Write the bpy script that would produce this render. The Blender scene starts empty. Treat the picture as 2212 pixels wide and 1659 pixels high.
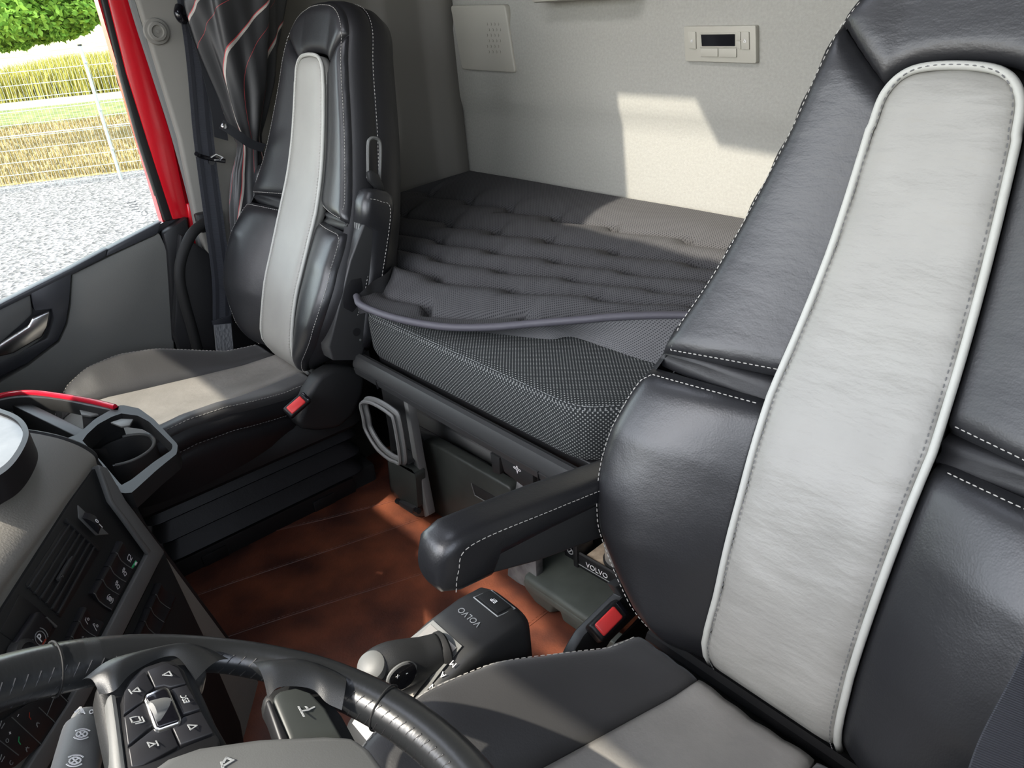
import bpy, bmesh, math, random
import numpy as np
from mathutils import Vector, Matrix
random.seed(7); rng = np.random.default_rng(7)
SC = bpy.context.scene; COL = SC.collection
PI = math.pi

# ------------------------------------------------------------------ camera (metres: x to the passenger side, y to the windscreen, z up)
FPX = 1661.0; PW, PH = 2212.0, 1659.0
CAM = np.array([-1.02, 1.52, 1.26])
MC = np.array([[-0.6508236296, 0.3010741162, 0.6969813338], [-0.7550314529, -0.3530575757, -0.5525195502], [-0.0797252047, 0.8858356082, -0.4570986403]])
def ray(px, py): return MC @ np.array([px - PW/2, -(py - PH/2), FPX])
def at(px, py, ax, v):            # where a line of sight meets the plane x/y/z = v
    d = ray(px, py); k = 'xyz'.index(ax); return CAM + d*(v - CAM[k])/d[k]
def atp(px, py, P, n):            # where it meets a tilted plane
    d = ray(px, py); n = np.array(n, float); return CAM + d*(np.dot(np.array(P) - CAM, n)/np.dot(d, n))
def A(*a): return np.array(a, float)
def unit(v): v = np.array(v, float); return v/np.linalg.norm(v)

cam = bpy.data.cameras.new('camera'); camo = bpy.data.objects.new('camera', cam); COL.objects.link(camo)
cam.sensor_width = 36; cam.lens = 36*FPX/PW; cam.clip_start = .01; cam.clip_end = 2000
R_, U_, F_ = MC[:, 0], MC[:, 1], MC[:, 2]
camo.matrix_world = Matrix(((R_[0], U_[0], -F_[0], CAM[0]), (R_[1], U_[1], -F_[1], CAM[1]), (R_[2], U_[2], -F_[2], CAM[2]), (0, 0, 0, 1)))
SC.camera = camo

# ------------------------------------------------------------------ materials
def mat(name, col, rough=.5, spec=.5, metal=0., bump=None, var=0., varscale=8., coat=0., sheen=0., alpha=None, trans=0.):
    """bump = list of (texture, scale, strength, distance); coordinates are UVs laid out in metres"""
    m = bpy.data.materials.new(name); m.use_nodes = True; nt = m.node_tree; N = nt.nodes; L = nt.links
    b = N['Principled BSDF']; b.inputs['Base Color'].default_value = (*col, 1); b.inputs['Roughness'].default_value = rough
    b.inputs['Metallic'].default_value = metal; b.inputs['Specular IOR Level'].default_value = spec
    b.inputs['Coat Weight'].default_value = coat; b.inputs['Coat Roughness'].default_value = .25
    b.inputs['Sheen Weight'].default_value = sheen; b.inputs['Transmission Weight'].default_value = trans
    tc = N.new('ShaderNodeTexCoord')
    if var:
        nz = N.new('ShaderNodeTexNoise'); nz.inputs['Scale'].default_value = varscale; nz.inputs['Detail'].default_value = 6
        L.new(tc.outputs['UV'], nz.inputs['Vector'])
        mr = N.new('ShaderNodeMapRange'); mr.inputs['From Min'].default_value = .3; mr.inputs['From Max'].default_value = .7
        mr.inputs['To Min'].default_value = 1 - var; mr.inputs['To Max'].default_value = 1 + var
        L.new(nz.outputs['Fac'], mr.inputs['Value'])
        mx = N.new('ShaderNodeVectorMath'); mx.operation = 'SCALE'; mx.inputs[0].default_value = col
        L.new(mr.outputs['Result'], mx.inputs['Scale']); L.new(mx.outputs['Vector'], b.inputs['Base Color'])
    prev = None
    for t in (bump or []):
        kind, sc, st, di = t[:4]
        vec = tc.outputs['UV']
        if len(t) > 4:
            mp = N.new('ShaderNodeMapping'); mp.inputs['Scale'].default_value = t[4]; L.new(vec, mp.inputs['Vector']); vec = mp.outputs['Vector']
            if len(t) > 5: mp.inputs['Rotation'].default_value = (0, 0, t[5])
        if kind == 'noise':
            x = N.new('ShaderNodeTexNoise'); x.inputs['Scale'].default_value = sc; x.inputs['Detail'].default_value = 5; o = x.outputs['Fac']
        elif kind == 'voro':
            x = N.new('ShaderNodeTexVoronoi'); x.inputs['Scale'].default_value = sc; o = x.outputs['Distance']
        else:
            x = N.new('ShaderNodeTexWave'); x.inputs['Scale'].default_value = sc; x.inputs['Distortion'].default_value = .0; x.bands_direction = 'Y' if kind == 'wavey' else 'X'; o = x.outputs['Fac']
        L.new(vec, x.inputs['Vector'])
        bp = N.new('ShaderNodeBump'); bp.inputs['Strength'].default_value = st; bp.inputs['Distance'].default_value = di
        L.new(o, bp.inputs['Height'])
        if prev: L.new(prev, bp.inputs['Normal'])
        prev = bp.outputs['Normal']
    if prev: L.new(prev, b.inputs['Normal'])
    return m
def nodes(m): return m.node_tree.nodes, m.node_tree.links, m.node_tree.nodes['Principled BSDF']
def math_(N, L, op, a, b=None):
    x = N.new('ShaderNodeMath'); x.operation = op
    for i, q in enumerate((a, b)):
        if q is None: continue
        if isinstance(q, (int, float)): x.inputs[i].default_value = q
        else: L.new(q, x.inputs[i])
    return x.outputs[0]
def dot_fabric(name, base, dot, pu, pv, thr, rough=.9, bump=.3):
    """weave of staggered dots: sin(u)*sin(v) lattice"""
    m = mat(name, base, rough, .2); N, L, b = nodes(m)
    tc = N.new('ShaderNodeTexCoord'); sx = N.new('ShaderNodeSeparateXYZ'); L.new(tc.outputs['UV'], sx.inputs[0])
    su = math_(N, L, 'SINE', math_(N, L, 'MULTIPLY', sx.outputs['X'], 2*PI/pu)); sv = math_(N, L, 'SINE', math_(N, L, 'MULTIPLY', sx.outputs['Y'], 2*PI/pv))
    pr = math_(N, L, 'MULTIPLY', su, sv)
    mr = N.new('ShaderNodeMapRange'); mr.inputs['From Min'].default_value = thr - .08; mr.inputs['From Max'].default_value = thr + .08; L.new(pr, mr.inputs['Value'])
    mx = N.new('ShaderNodeMix'); mx.data_type = 'RGBA'; mx.inputs[6].default_value = (*base, 1); mx.inputs[7].default_value = (*dot, 1)
    L.new(mr.outputs['Result'], mx.inputs[0]); L.new(mx.outputs[2], b.inputs['Base Color'])
    bp = N.new('ShaderNodeBump'); bp.inputs['Strength'].default_value = bump; bp.inputs['Distance'].default_value = .0006; L.new(pr, bp.inputs['Height']); L.new(bp.outputs['Normal'], b.inputs['Normal'])
    return m

GRAIN = [('voro', 520, .22, .0005)]
WRINK = [('noise', 22, .20, .005, (1, 2.4, 1), .5), ('noise', 120, .16, .0011, (1, 2.2, 1), .4), ('voro', 520, .18, .0004)]
M = {}
M['leather'] = mat('black leather', (.0135, .0138, .0155), .36, .6, bump=[('noise', 18, .25, .004), ('noise', 140, .12, .0008), ('voro', 520, .2, .0004)])
M['leather_soft'] = mat('soft creased black leather', (.0150, .0153, .0172), .41, .6, bump=WRINK)
M['leather_side'] = mat('matt black leather', (.010, .010, .0115), .50, .45, bump=[('noise', 30, .25, .003), ('voro', 520, .15, .0004)])
M['insert'] = mat('grey leather', (.29, .285, .262), .46, .45, var=.05, varscale=14, bump=[('noise', 20, .12, .003), ('voro', 600, .18, .0003)])
M['insert_worn'] = mat('creased grey leather', (.25, .244, .224), .46, .45, var=.07, varscale=12, bump=[('noise', 9, .42, .014, (1, 2.8, 1), .35), ('noise', 60, .17, .0022, (1, 2.4, 1), .2), ('voro', 480, .25, .0004)])
M['insert_seat'] = mat('worn grey seat leather', (.205, .195, .18), .5, .4, var=.16, varscale=9, bump=[('noise', 9, .35, .010, (1.6, 1, 1)), ('noise', 60, .25, .0022), ('voro', 480, .2, .0004)])
M['bolster_seat'] = mat('seat bolster leather', (.030, .0295, .030), .5, .45, sheen=.15, var=.1, bump=[('noise', 14, .2, .004), ('voro', 520, .2, .0004)])
M['piping'] = mat('grey piping', (.40, .40, .37), .5, .4, bump=[('voro', 600, .2, .0003)])
M['thread'] = mat('light thread', (.36, .35, .325), .8, .2)
M['thread_dark'] = mat('dark thread', (.16, .16, .16), .8, .2)
M['plastic'] = mat('dark grained plastic', (.015, .0155, .016), .52, .35, bump=[('voro', 900, .25, .0003)])
M['plastic_sat'] = mat('satin grey plastic', (.030, .0305, .031), .43, .4, bump=[('voro', 900, .12, .0002)])
M['plastic_mid'] = mat('mid grey plastic', (.12, .122, .118), .5, .45, bump=[('voro', 900, .15, .0002)])
M['plastic_black'] = mat('black plastic', (.010, .010, .011), .45, .45)
M['gloss'] = mat('glossy black', (.006, .006, .008), .12, .5)
M['rubber'] = mat('black rubber', (.012, .012, .012), .7, .3)
M['dash'] = mat('grained dashboard', (.085, .084, .082), .55, .4, bump=[('voro', 420, .35, .0006)])
M['dash_top'] = mat('dashboard top', (.225, .214, .192), .6, .35, bump=[('voro', 420, .35, .0006)])
M['trim'] = mat('grey dashboard trim', (.13, .13, .126), .5, .4, bump=[('voro', 600, .15, .0003)])
M['switch'] = mat('switch black', (.012, .012, .014), .42, .45)
M['white'] = mat('white marking', (.75, .75, .75), .6, .2)
M['dim'] = mat('grey marking', (.30, .31, .31), .6, .2)
M['green'] = mat('green marking', (.05, .42, .16), .5, .2)
M['redmark'] = mat('red marking', (.35, .05, .03), .5, .2)
M['redbtn'] = mat('red button', (.72, .05, .05), .35, .5)
M['redtrim'] = mat('red lacquered strip', (.60, .012, .035), .18, .6, coat=.6)
M['paint'] = mat('red paint', (.55, .006, .015), .18, .6, coat=.8)
M['chrome'] = mat('satin chrome', (.62, .62, .62), .22, .5, metal=1)
M['steel'] = mat('brushed steel', (.62, .61, .58), .38, .5, metal=.6, bump=[('noise', 60, .1, .0005, (1, 30, 1))])
M['brushed'] = mat('brushed gate plate', (.52, .49, .44), .35, .5, metal=.9, bump=[('noise', 60, .1, .0005, (30, 1, 1))])
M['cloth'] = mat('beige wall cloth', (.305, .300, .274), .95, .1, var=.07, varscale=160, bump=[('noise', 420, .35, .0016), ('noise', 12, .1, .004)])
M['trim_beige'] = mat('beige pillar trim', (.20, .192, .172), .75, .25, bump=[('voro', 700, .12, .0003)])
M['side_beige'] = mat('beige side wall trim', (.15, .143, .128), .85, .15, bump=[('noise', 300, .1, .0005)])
M['beige_plastic'] = mat('beige plastic', (.36, .347, .30), .5, .35)
M['ceil'] = mat('headliner', (.16, .155, .145), .95, .1)
M['door'] = mat('door trim', (.165, .165, .152), .6, .35, bump=[('voro', 500, .25, .0004), ('noise', 60, .1, .001)])
M['door_dark'] = mat('dark door trim', (.040, .042, .048), .4, .5)
M['mattress'] = dot_fabric('dotted mattress cloth', (.020, .022, .023), (.23, .235, .225), .0082, .0072, .50)
M['topper'] = dot_fabric('mesh topper cloth', (.066, .065, .067), (.024, .024, .026), .0062, .0056, .36)
M['topper_under'] = dot_fabric('mesh topper underside', (.12, .12, .123), (.035, .035, .038), .0085, .0075, .40)
M['satin'] = mat('grey satin edging', (.075, .071, .085), .55, .4, bump=[('wave', 300, .2, .0005)])
M['mat'] = mat('reddish brown leather mat', (.12, .030, .016), .42, .5, bump=[('noise', 45, .2, .003), ('voro', 260, .25, .0008)])
def _m():
    N, L, b = nodes(M['mat']); tc = N.new('ShaderNodeTexCoord'); nz = N.new('ShaderNodeTexNoise'); nz.inputs['Scale'].default_value = 9; nz.inputs['Detail'].default_value = 7
    cr = N.new('ShaderNodeValToRGB'); cr.color_ramp.elements[0].position = .35; cr.color_ramp.elements[0].color = (.050, .018, .013, 1)
    cr.color_ramp.elements[1].position = .7; cr.color_ramp.elements[1].color = (.20, .060, .030, 1)
    L.new(tc.outputs['UV'], nz.inputs['Vector']); L.new(nz.outputs['Fac'], cr.inputs['Fac']); L.new(cr.outputs['Color'], b.inputs['Base Color'])
_m()
M['belt'] = mat('seat belt webbing', (.055, .058, .068), .6, .35, bump=[('wavey', 185, .8, .0012)])
M['belt_dark'] = mat('dark belt stripe', (.020, .021, .026), .6, .3)
M['sleeve'] = mat('knitted belt sleeve', (.16, .165, .17), .9, .2, bump=[('voro', 160, .9, .002, (1, .6, 1))])
M['strap'] = mat('black strap', (.018, .019, .022), .7, .3)
M['curtain'] = mat('dark curtain', (.030, .030, .031), .45, .4)
M['glassy'] = mat('frosted lid', (.13, .134, .137), .2, .5, var=.2, varscale=20)
M['dust'] = mat('dusty dark plastic', (.13, .131, .132), .85, .2, var=.5, varscale=28)
M['greenish'] = mat('dark greenish plastic', (.030, .033, .030), .45, .4, var=.2, varscale=18)
M['lid'] = mat('grey green lid plastic', (.060, .068, .060), .55, .35, var=.2, varscale=18)
M['cork'] = mat('worn cork insert', (.42, .33, .24), .8, .2, var=.25, varscale=60)
M['amber'] = mat('white cable tie', (.75, .74, .70), .5, .3)
# curtain stripes run along the cloth: u across in metres
def _c():
    N, L, b = nodes(M['curtain']); tc = N.new('ShaderNodeTexCoord'); sx = N.new('ShaderNodeSeparateXYZ'); L.new(tc.outputs['UV'], sx.inputs[0])
    fr = math_(N, L, 'FRACT', math_(N, L, 'MULTIPLY', sx.outputs['X'], 1/.20))
    cr = N.new('ShaderNodeValToRGB'); cr.color_ramp.interpolation = 'CONSTANT'; e = cr.color_ramp.elements
    dk = (.026, .026, .027, 1)
    e[0].position = 0; e[0].color = dk; e[1].position = .315; e[1].color = (.42, .05, .055, 1)
    for p, c in ((.335, (.40, .37, .33, 1)), (.385, dk), (.735, (.42, .05, .055, 1)), (.745, dk)):
        x = e.new(p); x.color = c
    L.new(fr, cr.inputs['Fac']); L.new(cr.outputs['Color'], b.inputs['Base Color'])
_c()
# thin window glass
gm = bpy.data.materials.new('window glass'); gm.use_nodes = True; N = gm.node_tree.nodes; L = gm.node_tree.links; N.clear()
o = N.new('ShaderNodeOutputMaterial'); t = N.new('ShaderNodeBsdfTransparent'); t.inputs[0].default_value = (.93, .96, .94, 1); g = N.new('ShaderNodeBsdfGlossy'); g.inputs['Roughness'].default_value = .02
fz = N.new('ShaderNodeFresnel'); fz.inputs[0].default_value = 1.35; mx = N.new('ShaderNodeMixShader'); L.new(fz.outputs[0], mx.inputs[0]); L.new(t.outputs[0], mx.inputs[1]); L.new(g.outputs[0], mx.inputs[2]); L.new(mx.outputs[0], o.inputs[0])
M['glass'] = gm

# ------------------------------------------------------------------ mesh helpers: every shape is (verts, faces[, uvs])
def box_uv(me):
    uv = me.uv_layers.new(name='UVMap').data
    for p in me.polygons:
        n = p.normal; a = max(range(3), key=lambda i: abs(n[i])); i, j = ((1, 2), (0, 2), (0, 1))[a]
        for li in p.loop_indices:
            c = me.vertices[me.loops[li].vertex_index].co; uv[li].uv = (c[i], c[j])
ORG = {}
def obj(name, shape, m, parent=None, smooth=True, ang=40, label=None):
    V = np.asarray(shape[0], float).reshape(-1, 3); Fc = shape[1]
    root = parent
    org = ORG[parent.name] if parent is not None else np.zeros(3)
    if parent is None: org = np.array([(V[:, 0].min()+V[:, 0].max())/2, (V[:, 1].min()+V[:, 1].max())/2, V[:, 2].min()])
    me = bpy.data.meshes.new(name); me.from_pydata((V - org).tolist(), [], [list(map(int, f)) for f in Fc]); me.validate()
    bm = bmesh.new(); bm.from_mesh(me); bmesh.ops.recalc_face_normals(bm, faces=bm.faces); bm.to_mesh(me); bm.free()
    if len(shape) > 2 and shape[2] is not None:
        uv = me.uv_layers.new(name='UVMap').data; U = shape[2]
        for l in me.loops: uv[l.index].uv = U[l.vertex_index]
    else: box_uv(me)
    if isinstance(m, (list, tuple)):
        for x in m: me.materials.append(x)
        if len(shape) > 3:
            for p in me.polygons: p.material_index = shape[3][p.index]
    else: me.materials.append(m)
    if smooth:
        for p in me.polygons: p.use_smooth = True
        if ang < 180: me.set_sharp_from_angle(angle=math.radians(ang))
    ob = bpy.data.objects.new(name, me); COL.objects.link(ob)
    if parent is not None: ob.parent = parent; ORG[ob.name] = org
    else: ob.location = org; ORG[ob.name] = org
    if label: ob['label'] = label
    return ob
def tag(o, label, cat, group=None):
    o['label'] = label; o['category'] = cat
    if group: o['group'] = group
    return o
def struct(o, label=None):
    o['kind'] = 'structure'
    if label: o['label'] = label
    return o
def thing(name, label, cat, loc, group=None, kind=None):
    o = bpy.data.objects.new(name, None); COL.objects.link(o); o.location = loc; o.empty_display_size = .05
    if kind == 'structure': o['kind'] = kind; o['label'] = label
    else: tag(o, label, cat, group)
    ORG[o.name] = np.array(loc, float); return o
def merge(*S):
    V = []; F = []; U = []; k = 0; hasu = all(len(s) > 2 and s[2] is not None for s in S)
    for s in S:
        V.extend(np.asarray(s[0]).tolist()); F.extend([[i + k for i in f] for f in s[1]]); 
        if hasu: U.extend(np.asarray(s[2]).tolist())
        k += len(s[0])
    return (V, F, U) if hasu else (V, F)
def cr(P, n=8, closed=False):        # Catmull-Rom through points
    P = np.array(P, float); out = []; m = len(P)
    for i in range(m if closed else m - 1):
        if closed: p0, p1, p2, p3 = P[(i-1) % m], P[i], P[(i+1) % m], P[(i+2) % m]
        else: p0 = P[i-1] if i else 2*P[0]-P[1]; p1, p2 = P[i], P[i+1]; p3 = P[i+2] if i+2 < m else 2*P[-1]-P[-2]
        for t in np.arange(n)/n:
            out.append(.5*((2*p1) + (-p0+p2)*t + (2*p0-5*p1+4*p2-p3)*t*t + (-p0+3*p1-3*p2+p3)*t**3))
    if not closed: out.append(P[-1])
    return np.array(out)
def resamp(P, n):
    P = np.array(P, float); d = np.r_[0, np.cumsum(np.linalg.norm(np.diff(P, axis=0), axis=1))]; s = np.linspace(0, d[-1], n)
    return np.stack([np.interp(s, d, P[:, k]) for k in range(P.shape[1])], 1)
def bevel(shape, w, seg=2):
    if w <= 0: return shape
    me = bpy.data.meshes.new('x'); me.from_pydata(np.asarray(shape[0]).tolist(), [], [list(map(int, f)) for f in shape[1]])
    bm = bmesh.new(); bm.from_mesh(me); bmesh.ops.recalc_face_normals(bm, faces=bm.faces)
    ed = [e for e in bm.edges if len(e.link_faces) == 2 and e.calc_face_angle(0) > .5]
    bmesh.ops.bevel(bm, geom=ed, offset=w, segments=seg, profile=.5, affect='EDGES', clamp_overlap=True)
    bm.verts.ensure_lookup_table(); V = [v.co[:] for v in bm.verts]; F = [[v.index for v in f.verts] for f in bm.faces]
    bm.free(); bpy.data.meshes.remove(me); return (V, F)
def slab(poly, vec, bev=0., seg=2):   # outline in space, pushed along vec
    P = np.array(poly, float); n = len(P); V = np.r_[P, P + np.array(vec, float)]
    F = [list(range(n)), list(range(2*n-1, n-1, -1))] + [[i, (i+1) % n, n+(i+1) % n, n+i] for i in range(n)]
    return bevel((V, F), bev, seg)
def rbox(c, size, ax=None, bev=.004, seg=2):
    ax = np.eye(3) if ax is None else np.array([unit(a) for a in ax]); s = np.array(size)/2
    V = [np.array(c) + (np.array(q)*s) @ ax for q in ((-1,-1,-1),(1,-1,-1),(1,1,-1),(-1,1,-1),(-1,-1,1),(1,-1,1),(1,1,1),(-1,1,1))]
    return bevel((V, [[0,3,2,1],[4,5,6,7],[0,1,5,4],[1,2,6,5],[2,3,7,6],[3,0,4,7]]), bev, seg)
def box(x0, x1, y0, y1, z0, z1, bev=0.): return rbox(((x0+x1)/2, (y0+y1)/2, (z0+z1)/2), (x1-x0, y1-y0, z1-z0), None, bev)
def loft(rings, cap=True, closed=True):
    n = len(rings[0]); V = np.concatenate([np.array(r, float) for r in rings]); F = []
    for k in range(len(rings)-1):
        for i in range(n if closed else n-1):
            j = (i+1) % n; F.append([k*n+i, k*n+j, (k+1)*n+j, (k+1)*n+i])
    if cap: F.append(list(range(n))[::-1]); F.append([(len(rings)-1)*n+i for i in range(n)])
    return (V, F)
def frames(P, closed=False):
    P = np.array(P, float); n = len(P)
    T = np.roll(P, -1, 0) - np.roll(P, 1, 0) if closed else np.gradient(P, axis=0)
    T /= np.linalg.norm(T, axis=1)[:, None] + 1e-12
    up = A(0, 0, 1) if abs(T[0][2]) < .9 else A(1, 0, 0)
    N = []; v = up - T[0]*np.dot(up, T[0]); v /= np.linalg.norm(v)
    for t in T:
        v = v - t*np.dot(v, t); v /= np.linalg.norm(v) + 1e-12; N.append(v)
    N = np.array(N); return T, N, np.cross(T, N)
def tube(P, r, n=8, closed=False, cap=True, flat=1.):
    P = np.array(P, float); T, N, B = frames(P, closed); r = np.broadcast_to(r, (len(P),)); a = np.linspace(0, 2*PI, n, endpoint=False)
    rings = [P[i] + r[i]*(np.cos(a)[:, None]*N[i] + flat*np.sin(a)[:, None]*B[i]) for i in range(len(P))]
    if closed: rings.append(rings[0])
    return loft(rings, cap and not closed)
def ribbon(P, wdir, w, t=.0015):      # flat strap; wdir = across direction(s)
    P = np.array(P, float); W_ = np.broadcast_to(np.array(wdir, float), P.shape); W_ = W_/np.linalg.norm(W_, axis=1)[:, None]
    T, _, _ = frames(P); Nn = np.cross(T, W_); w = np.broadcast_to(w, (len(P),))[:, None]; R = []; 
    for s, q in ((-.5, .5), (.5, .5), (.5, -.5), (-.5, -.5)): R.append(P + W_*w*s + Nn*t*q)
    S = loft([np.array([R[k][i] for k in range(4)]) for i in range(len(P))])
    d = np.r_[0, np.cumsum(np.linalg.norm(np.diff(P, axis=0), axis=1))]
    U = [[(0, 1, 1, 0)[k]*float(w[i][0]), d[i]] for i in range(len(P)) for k in range(4)]
    return (S[0], S[1], U)
def disc(c, n, r, h, seg=24, bev=0.):
    n = unit(n); a = unit(np.cross(n, A(0, 0, 1) if abs(n[2]) < .9 else A(1, 0, 0))); b = np.cross(n, a); t = np.linspace(0, 2*PI, seg, endpoint=False)
    return slab([np.array(c) + r*(math.cos(q)*a + math.sin(q)*b) for q in t], n*h, bev)
def lathe(c, n, prof, seg=32):        # prof = (radius, height) pairs
    n = unit(n); a = unit(np.cross(n, A(0, 0, 1) if abs(n[2]) < .9 else A(1, 0, 0))); b = np.cross(n, a); t = np.linspace(0, 2*PI, seg, endpoint=False)
    return loft([np.array([np.array(c) + n*h + r*(math.cos(q)*a + math.sin(q)*b) for q in t]) for r, h in prof])
def gridf(fn, us, vs, uv=None):
    V = []; U = []
    for v in vs:
        for u in us: V.append(fn(u, v)); U.append(uv(u, v) if uv else (u, v))
    n = len(us); F = [[j*n+i, j*n+i+1, (j+1)*n+i+1, (j+1)*n+i] for j in range(len(vs)-1) for i in range(n-1)]
    return (V, F, U)
def stitches(P, dash=.0042, gap=.0026, r=.00078):
    P = np.array(P, float); d = np.r_[0, np.cumsum(np.linalg.norm(np.diff(P, axis=0), axis=1))]; S = []; s = 0
    f = lambda q: np.array([np.interp(q, d, P[:, k]) for k in range(3)])
    while s + dash < d[-1]:
        S.append(tube([f(s), f(s+dash/2), f(s+dash)], [r*.7, r, r*.7], 4)); s += dash + gap
    return merge(*S)
def ss(x): x = np.clip(x, 0, 1); return x*x*(3-2*x)
def coons(bot, top, lef, rig, nu, nv):
    b, t, l, r = resamp(bot, nu), resamp(top, nu), resamp(lef, nv), resamp(rig, nv); u = np.linspace(0, 1, nu)[None, :, None]; v = np.linspace(0, 1, nv)[:, None, None]
    return ((1-v)*b[None] + v*t[None] + (1-u)*l[:, None] + u*r[:, None] - ((1-u)*(1-v)*b[0] + u*(1-v)*b[-1] + (1-u)*v*t[0] + u*v*t[-1]))
def patch(bot, top, lef, rig, Fn, nu=24, nv=24, h=.015, r=.03, skirt=.02, flat=''):
    """padded panel: outline in 2D -> surface Fn(u, v, n) with rounded-over edges; edges named in flat stay level"""
    Q = coons(bot, top, lef, rig, nu, nv); B = []
    for k, c in (('b', bot), ('t', top), ('l', lef), ('r', rig)):
        if k not in flat: B.append(resamp(c, 80))
    B = np.concatenate(B); q = Q.reshape(-1, 2); d = np.min(np.hypot(q[:, None, 0]-B[None, :, 0], q[:, None, 1]-B[None, :, 1]), axis=1)
    n = h*(np.sqrt(1 - (1 - np.clip(d/r, 0, 1))**2) - 1); V = [Fn(a, b, c) for (a, b), c in zip(q, n)]; U = q.tolist()
    Fc = [[j*nu+i, j*nu+i+1, (j+1)*nu+i+1, (j+1)*nu+i] for j in range(nv-1) for i in range(nu-1)]
    ring = [i for i in range(nu)] + [j*nu+nu-1 for j in range(1, nv)] + [(nv-1)*nu+i for i in range(nu-2, -1, -1)] + [j*nu for j in range(nv-2, 0, -1)]
    k = len(V)
    for i in ring: V.append(Fn(q[i][0], q[i][1], n[i]-skirt)); U.append(U[i])
    m = len(ring)
    for a in range(m): b = (a+1) % m; Fc.append([ring[a], ring[b], k+b, k+a])
    Fc.append([k+a for a in range(m)])
    return (V, Fc, U)
def text(name, s, size, org, xd, yd, m, parent, ext=.0003, align='CENTER'):
    cu = bpy.data.curves.new(name, 'FONT'); cu.body = s; cu.size = size; cu.extrude = ext; cu.align_x = align; cu.align_y = 'CENTER'; cu.resolution_u = 3
    tmp = bpy.data.objects.new(name, cu); COL.objects.link(tmp); bpy.context.view_layer.update(); me = tmp.to_mesh()
    xd = unit(xd); yd = unit(np.array(yd) - xd*np.dot(xd, yd)); zd = np.cross(xd, yd)
    V = [np.array(org) + v.co[0]*xd + v.co[1]*yd + v.co[2]*zd for v in me.vertices]; F = [list(p.vertices) for p in me.polygons]
    tmp.to_mesh_clear(); bpy.data.objects.remove(tmp); bpy.data.curves.remove(cu)
    return obj(name, (V, F), m, parent, smooth=False)
def icon(name, lines, org, xd, yd, size, m, parent, w=.07):
    """flat printed symbol: poly-lines in a unit square"""
    xd = unit(xd); yd = unit(np.array(yd) - xd*np.dot(xd, yd)); zd = np.cross(xd, yd); S = []
    for ln in lines:
        P = np.array(ln, float); 
        for a, b in zip(P[:-1], P[1:]):
            d = b - a; 
            if np.hypot(*d) < 1e-6: continue
            d = d/np.hypot(*d); p = A(-d[1], d[0])*w/2; a2, b2 = a - d*w/2, b + d*w/2
            q = [a2-p, b2-p, b2+p, a2+p]; S.append(slab([np.array(org) + size*((x-.5)*xd + (y-.5)*yd) for x, y in q], zd*.0004))
    return obj(name, merge(*S), m, parent, smooth=False)
def circ(cx, cy, r, a0=0, a1=360, n=14): return [(cx + r*math.cos(math.radians(t)), cy + r*math.sin(math.radians(t))) for t in np.linspace(a0, a1, n)]
# ------------------------------------------------------------------ the cab shell
FZ = .15                                           # top of the leather covered tunnel
struct(obj('floor', box(-1.1, 1.1, 0, 2.3, -.06, 0), M['rubber']), 'dark cab floor')
cm = thing('floor_mat', 'reddish brown stitched leather mat covering the tunnel between the seats', 'mat', (0, 1.2, FZ))
obj('mat_surface', rbox((.02, 1.23, FZ-.075), (1.28, 1.18, .15), None, .012, 3), M['mat'], cm)
for k, (a, b) in enumerate((((390, 1412), (1010, 1205)), ((380, 1305), (990, 1090)), ((500, 1170), (870, 1078)), ((1245, 1262), (1090, 1400)))):
    P = [at(*a, 'z', FZ+.0005), at(*b, 'z', FZ+.0005)]; P = resamp(P, 30); P[:, 0] += .004*np.sin(np.linspace(0, 5, 30)+k)
    obj('seam', merge(tube(P, .0011, 6), stitches(P + A(.006, 0, .0002), .006, .004, .0006)), M['mat'], cm)
# rear wall: padded cloth with a shallow moulded step
def rw(x, z): return A(x, .012*ss((z-.93)/.04) - .012*ss((z-1.16)/.05) + .004*math.sin(3*x), z)
xs = np.linspace(-1.12, 1.06, 60); zs = np.linspace(0, 2.12, 90)
g = gridf(rw, xs, zs)
struct(obj('wall_rear', merge(g, (np.array([rw(x, z) - A(0, .05, 0) for z in (0, 2.12) for x in (-1.12, 1.06)]), [[0, 1, 3, 2]], [(0, 0)]*4)), M['cloth']), 'rear cab wall covered with grey beige cloth')
# passenger side wall behind the door, with the pressed recess and the corner roll
def sw(y, z):
    d = math.hypot(max(abs(y-.42)-.14, 0), max(abs(z-1.12)-.22, 0)); x = 1.055 + .03*(1-ss((d-.03)/.03)) 
    return A(x - .045*ss((.10-y)/.06)*ss((y+.02)/.03) - .10*ss((z-1.5)/.5), y, z)
ys = np.linspace(-.02, .84, 70); zs2 = np.linspace(0, 2.12, 110)
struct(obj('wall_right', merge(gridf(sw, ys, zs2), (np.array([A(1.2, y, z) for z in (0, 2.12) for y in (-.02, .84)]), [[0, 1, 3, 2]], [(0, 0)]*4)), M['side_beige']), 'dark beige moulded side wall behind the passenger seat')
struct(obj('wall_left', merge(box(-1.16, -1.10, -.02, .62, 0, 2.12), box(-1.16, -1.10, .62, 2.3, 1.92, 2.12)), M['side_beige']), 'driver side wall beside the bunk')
struct(obj('door_2', merge(box(-1.16, -1.12, .62, 2.3, -.06, .95, .01), box(-1.16, -1.12, 1.95, 2.3, .8, 1.95, .01), box(-1.16, -1.12, .62, 1.2, .9, 1.95, .01), box(-1.16, -1.12, 1.1, 2.0, 1.6, 1.95, .01)), M['door']), 'added shut driver door with a small opening, cutting the side light')  # unseen door, added shut to block light from the driver side
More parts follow.
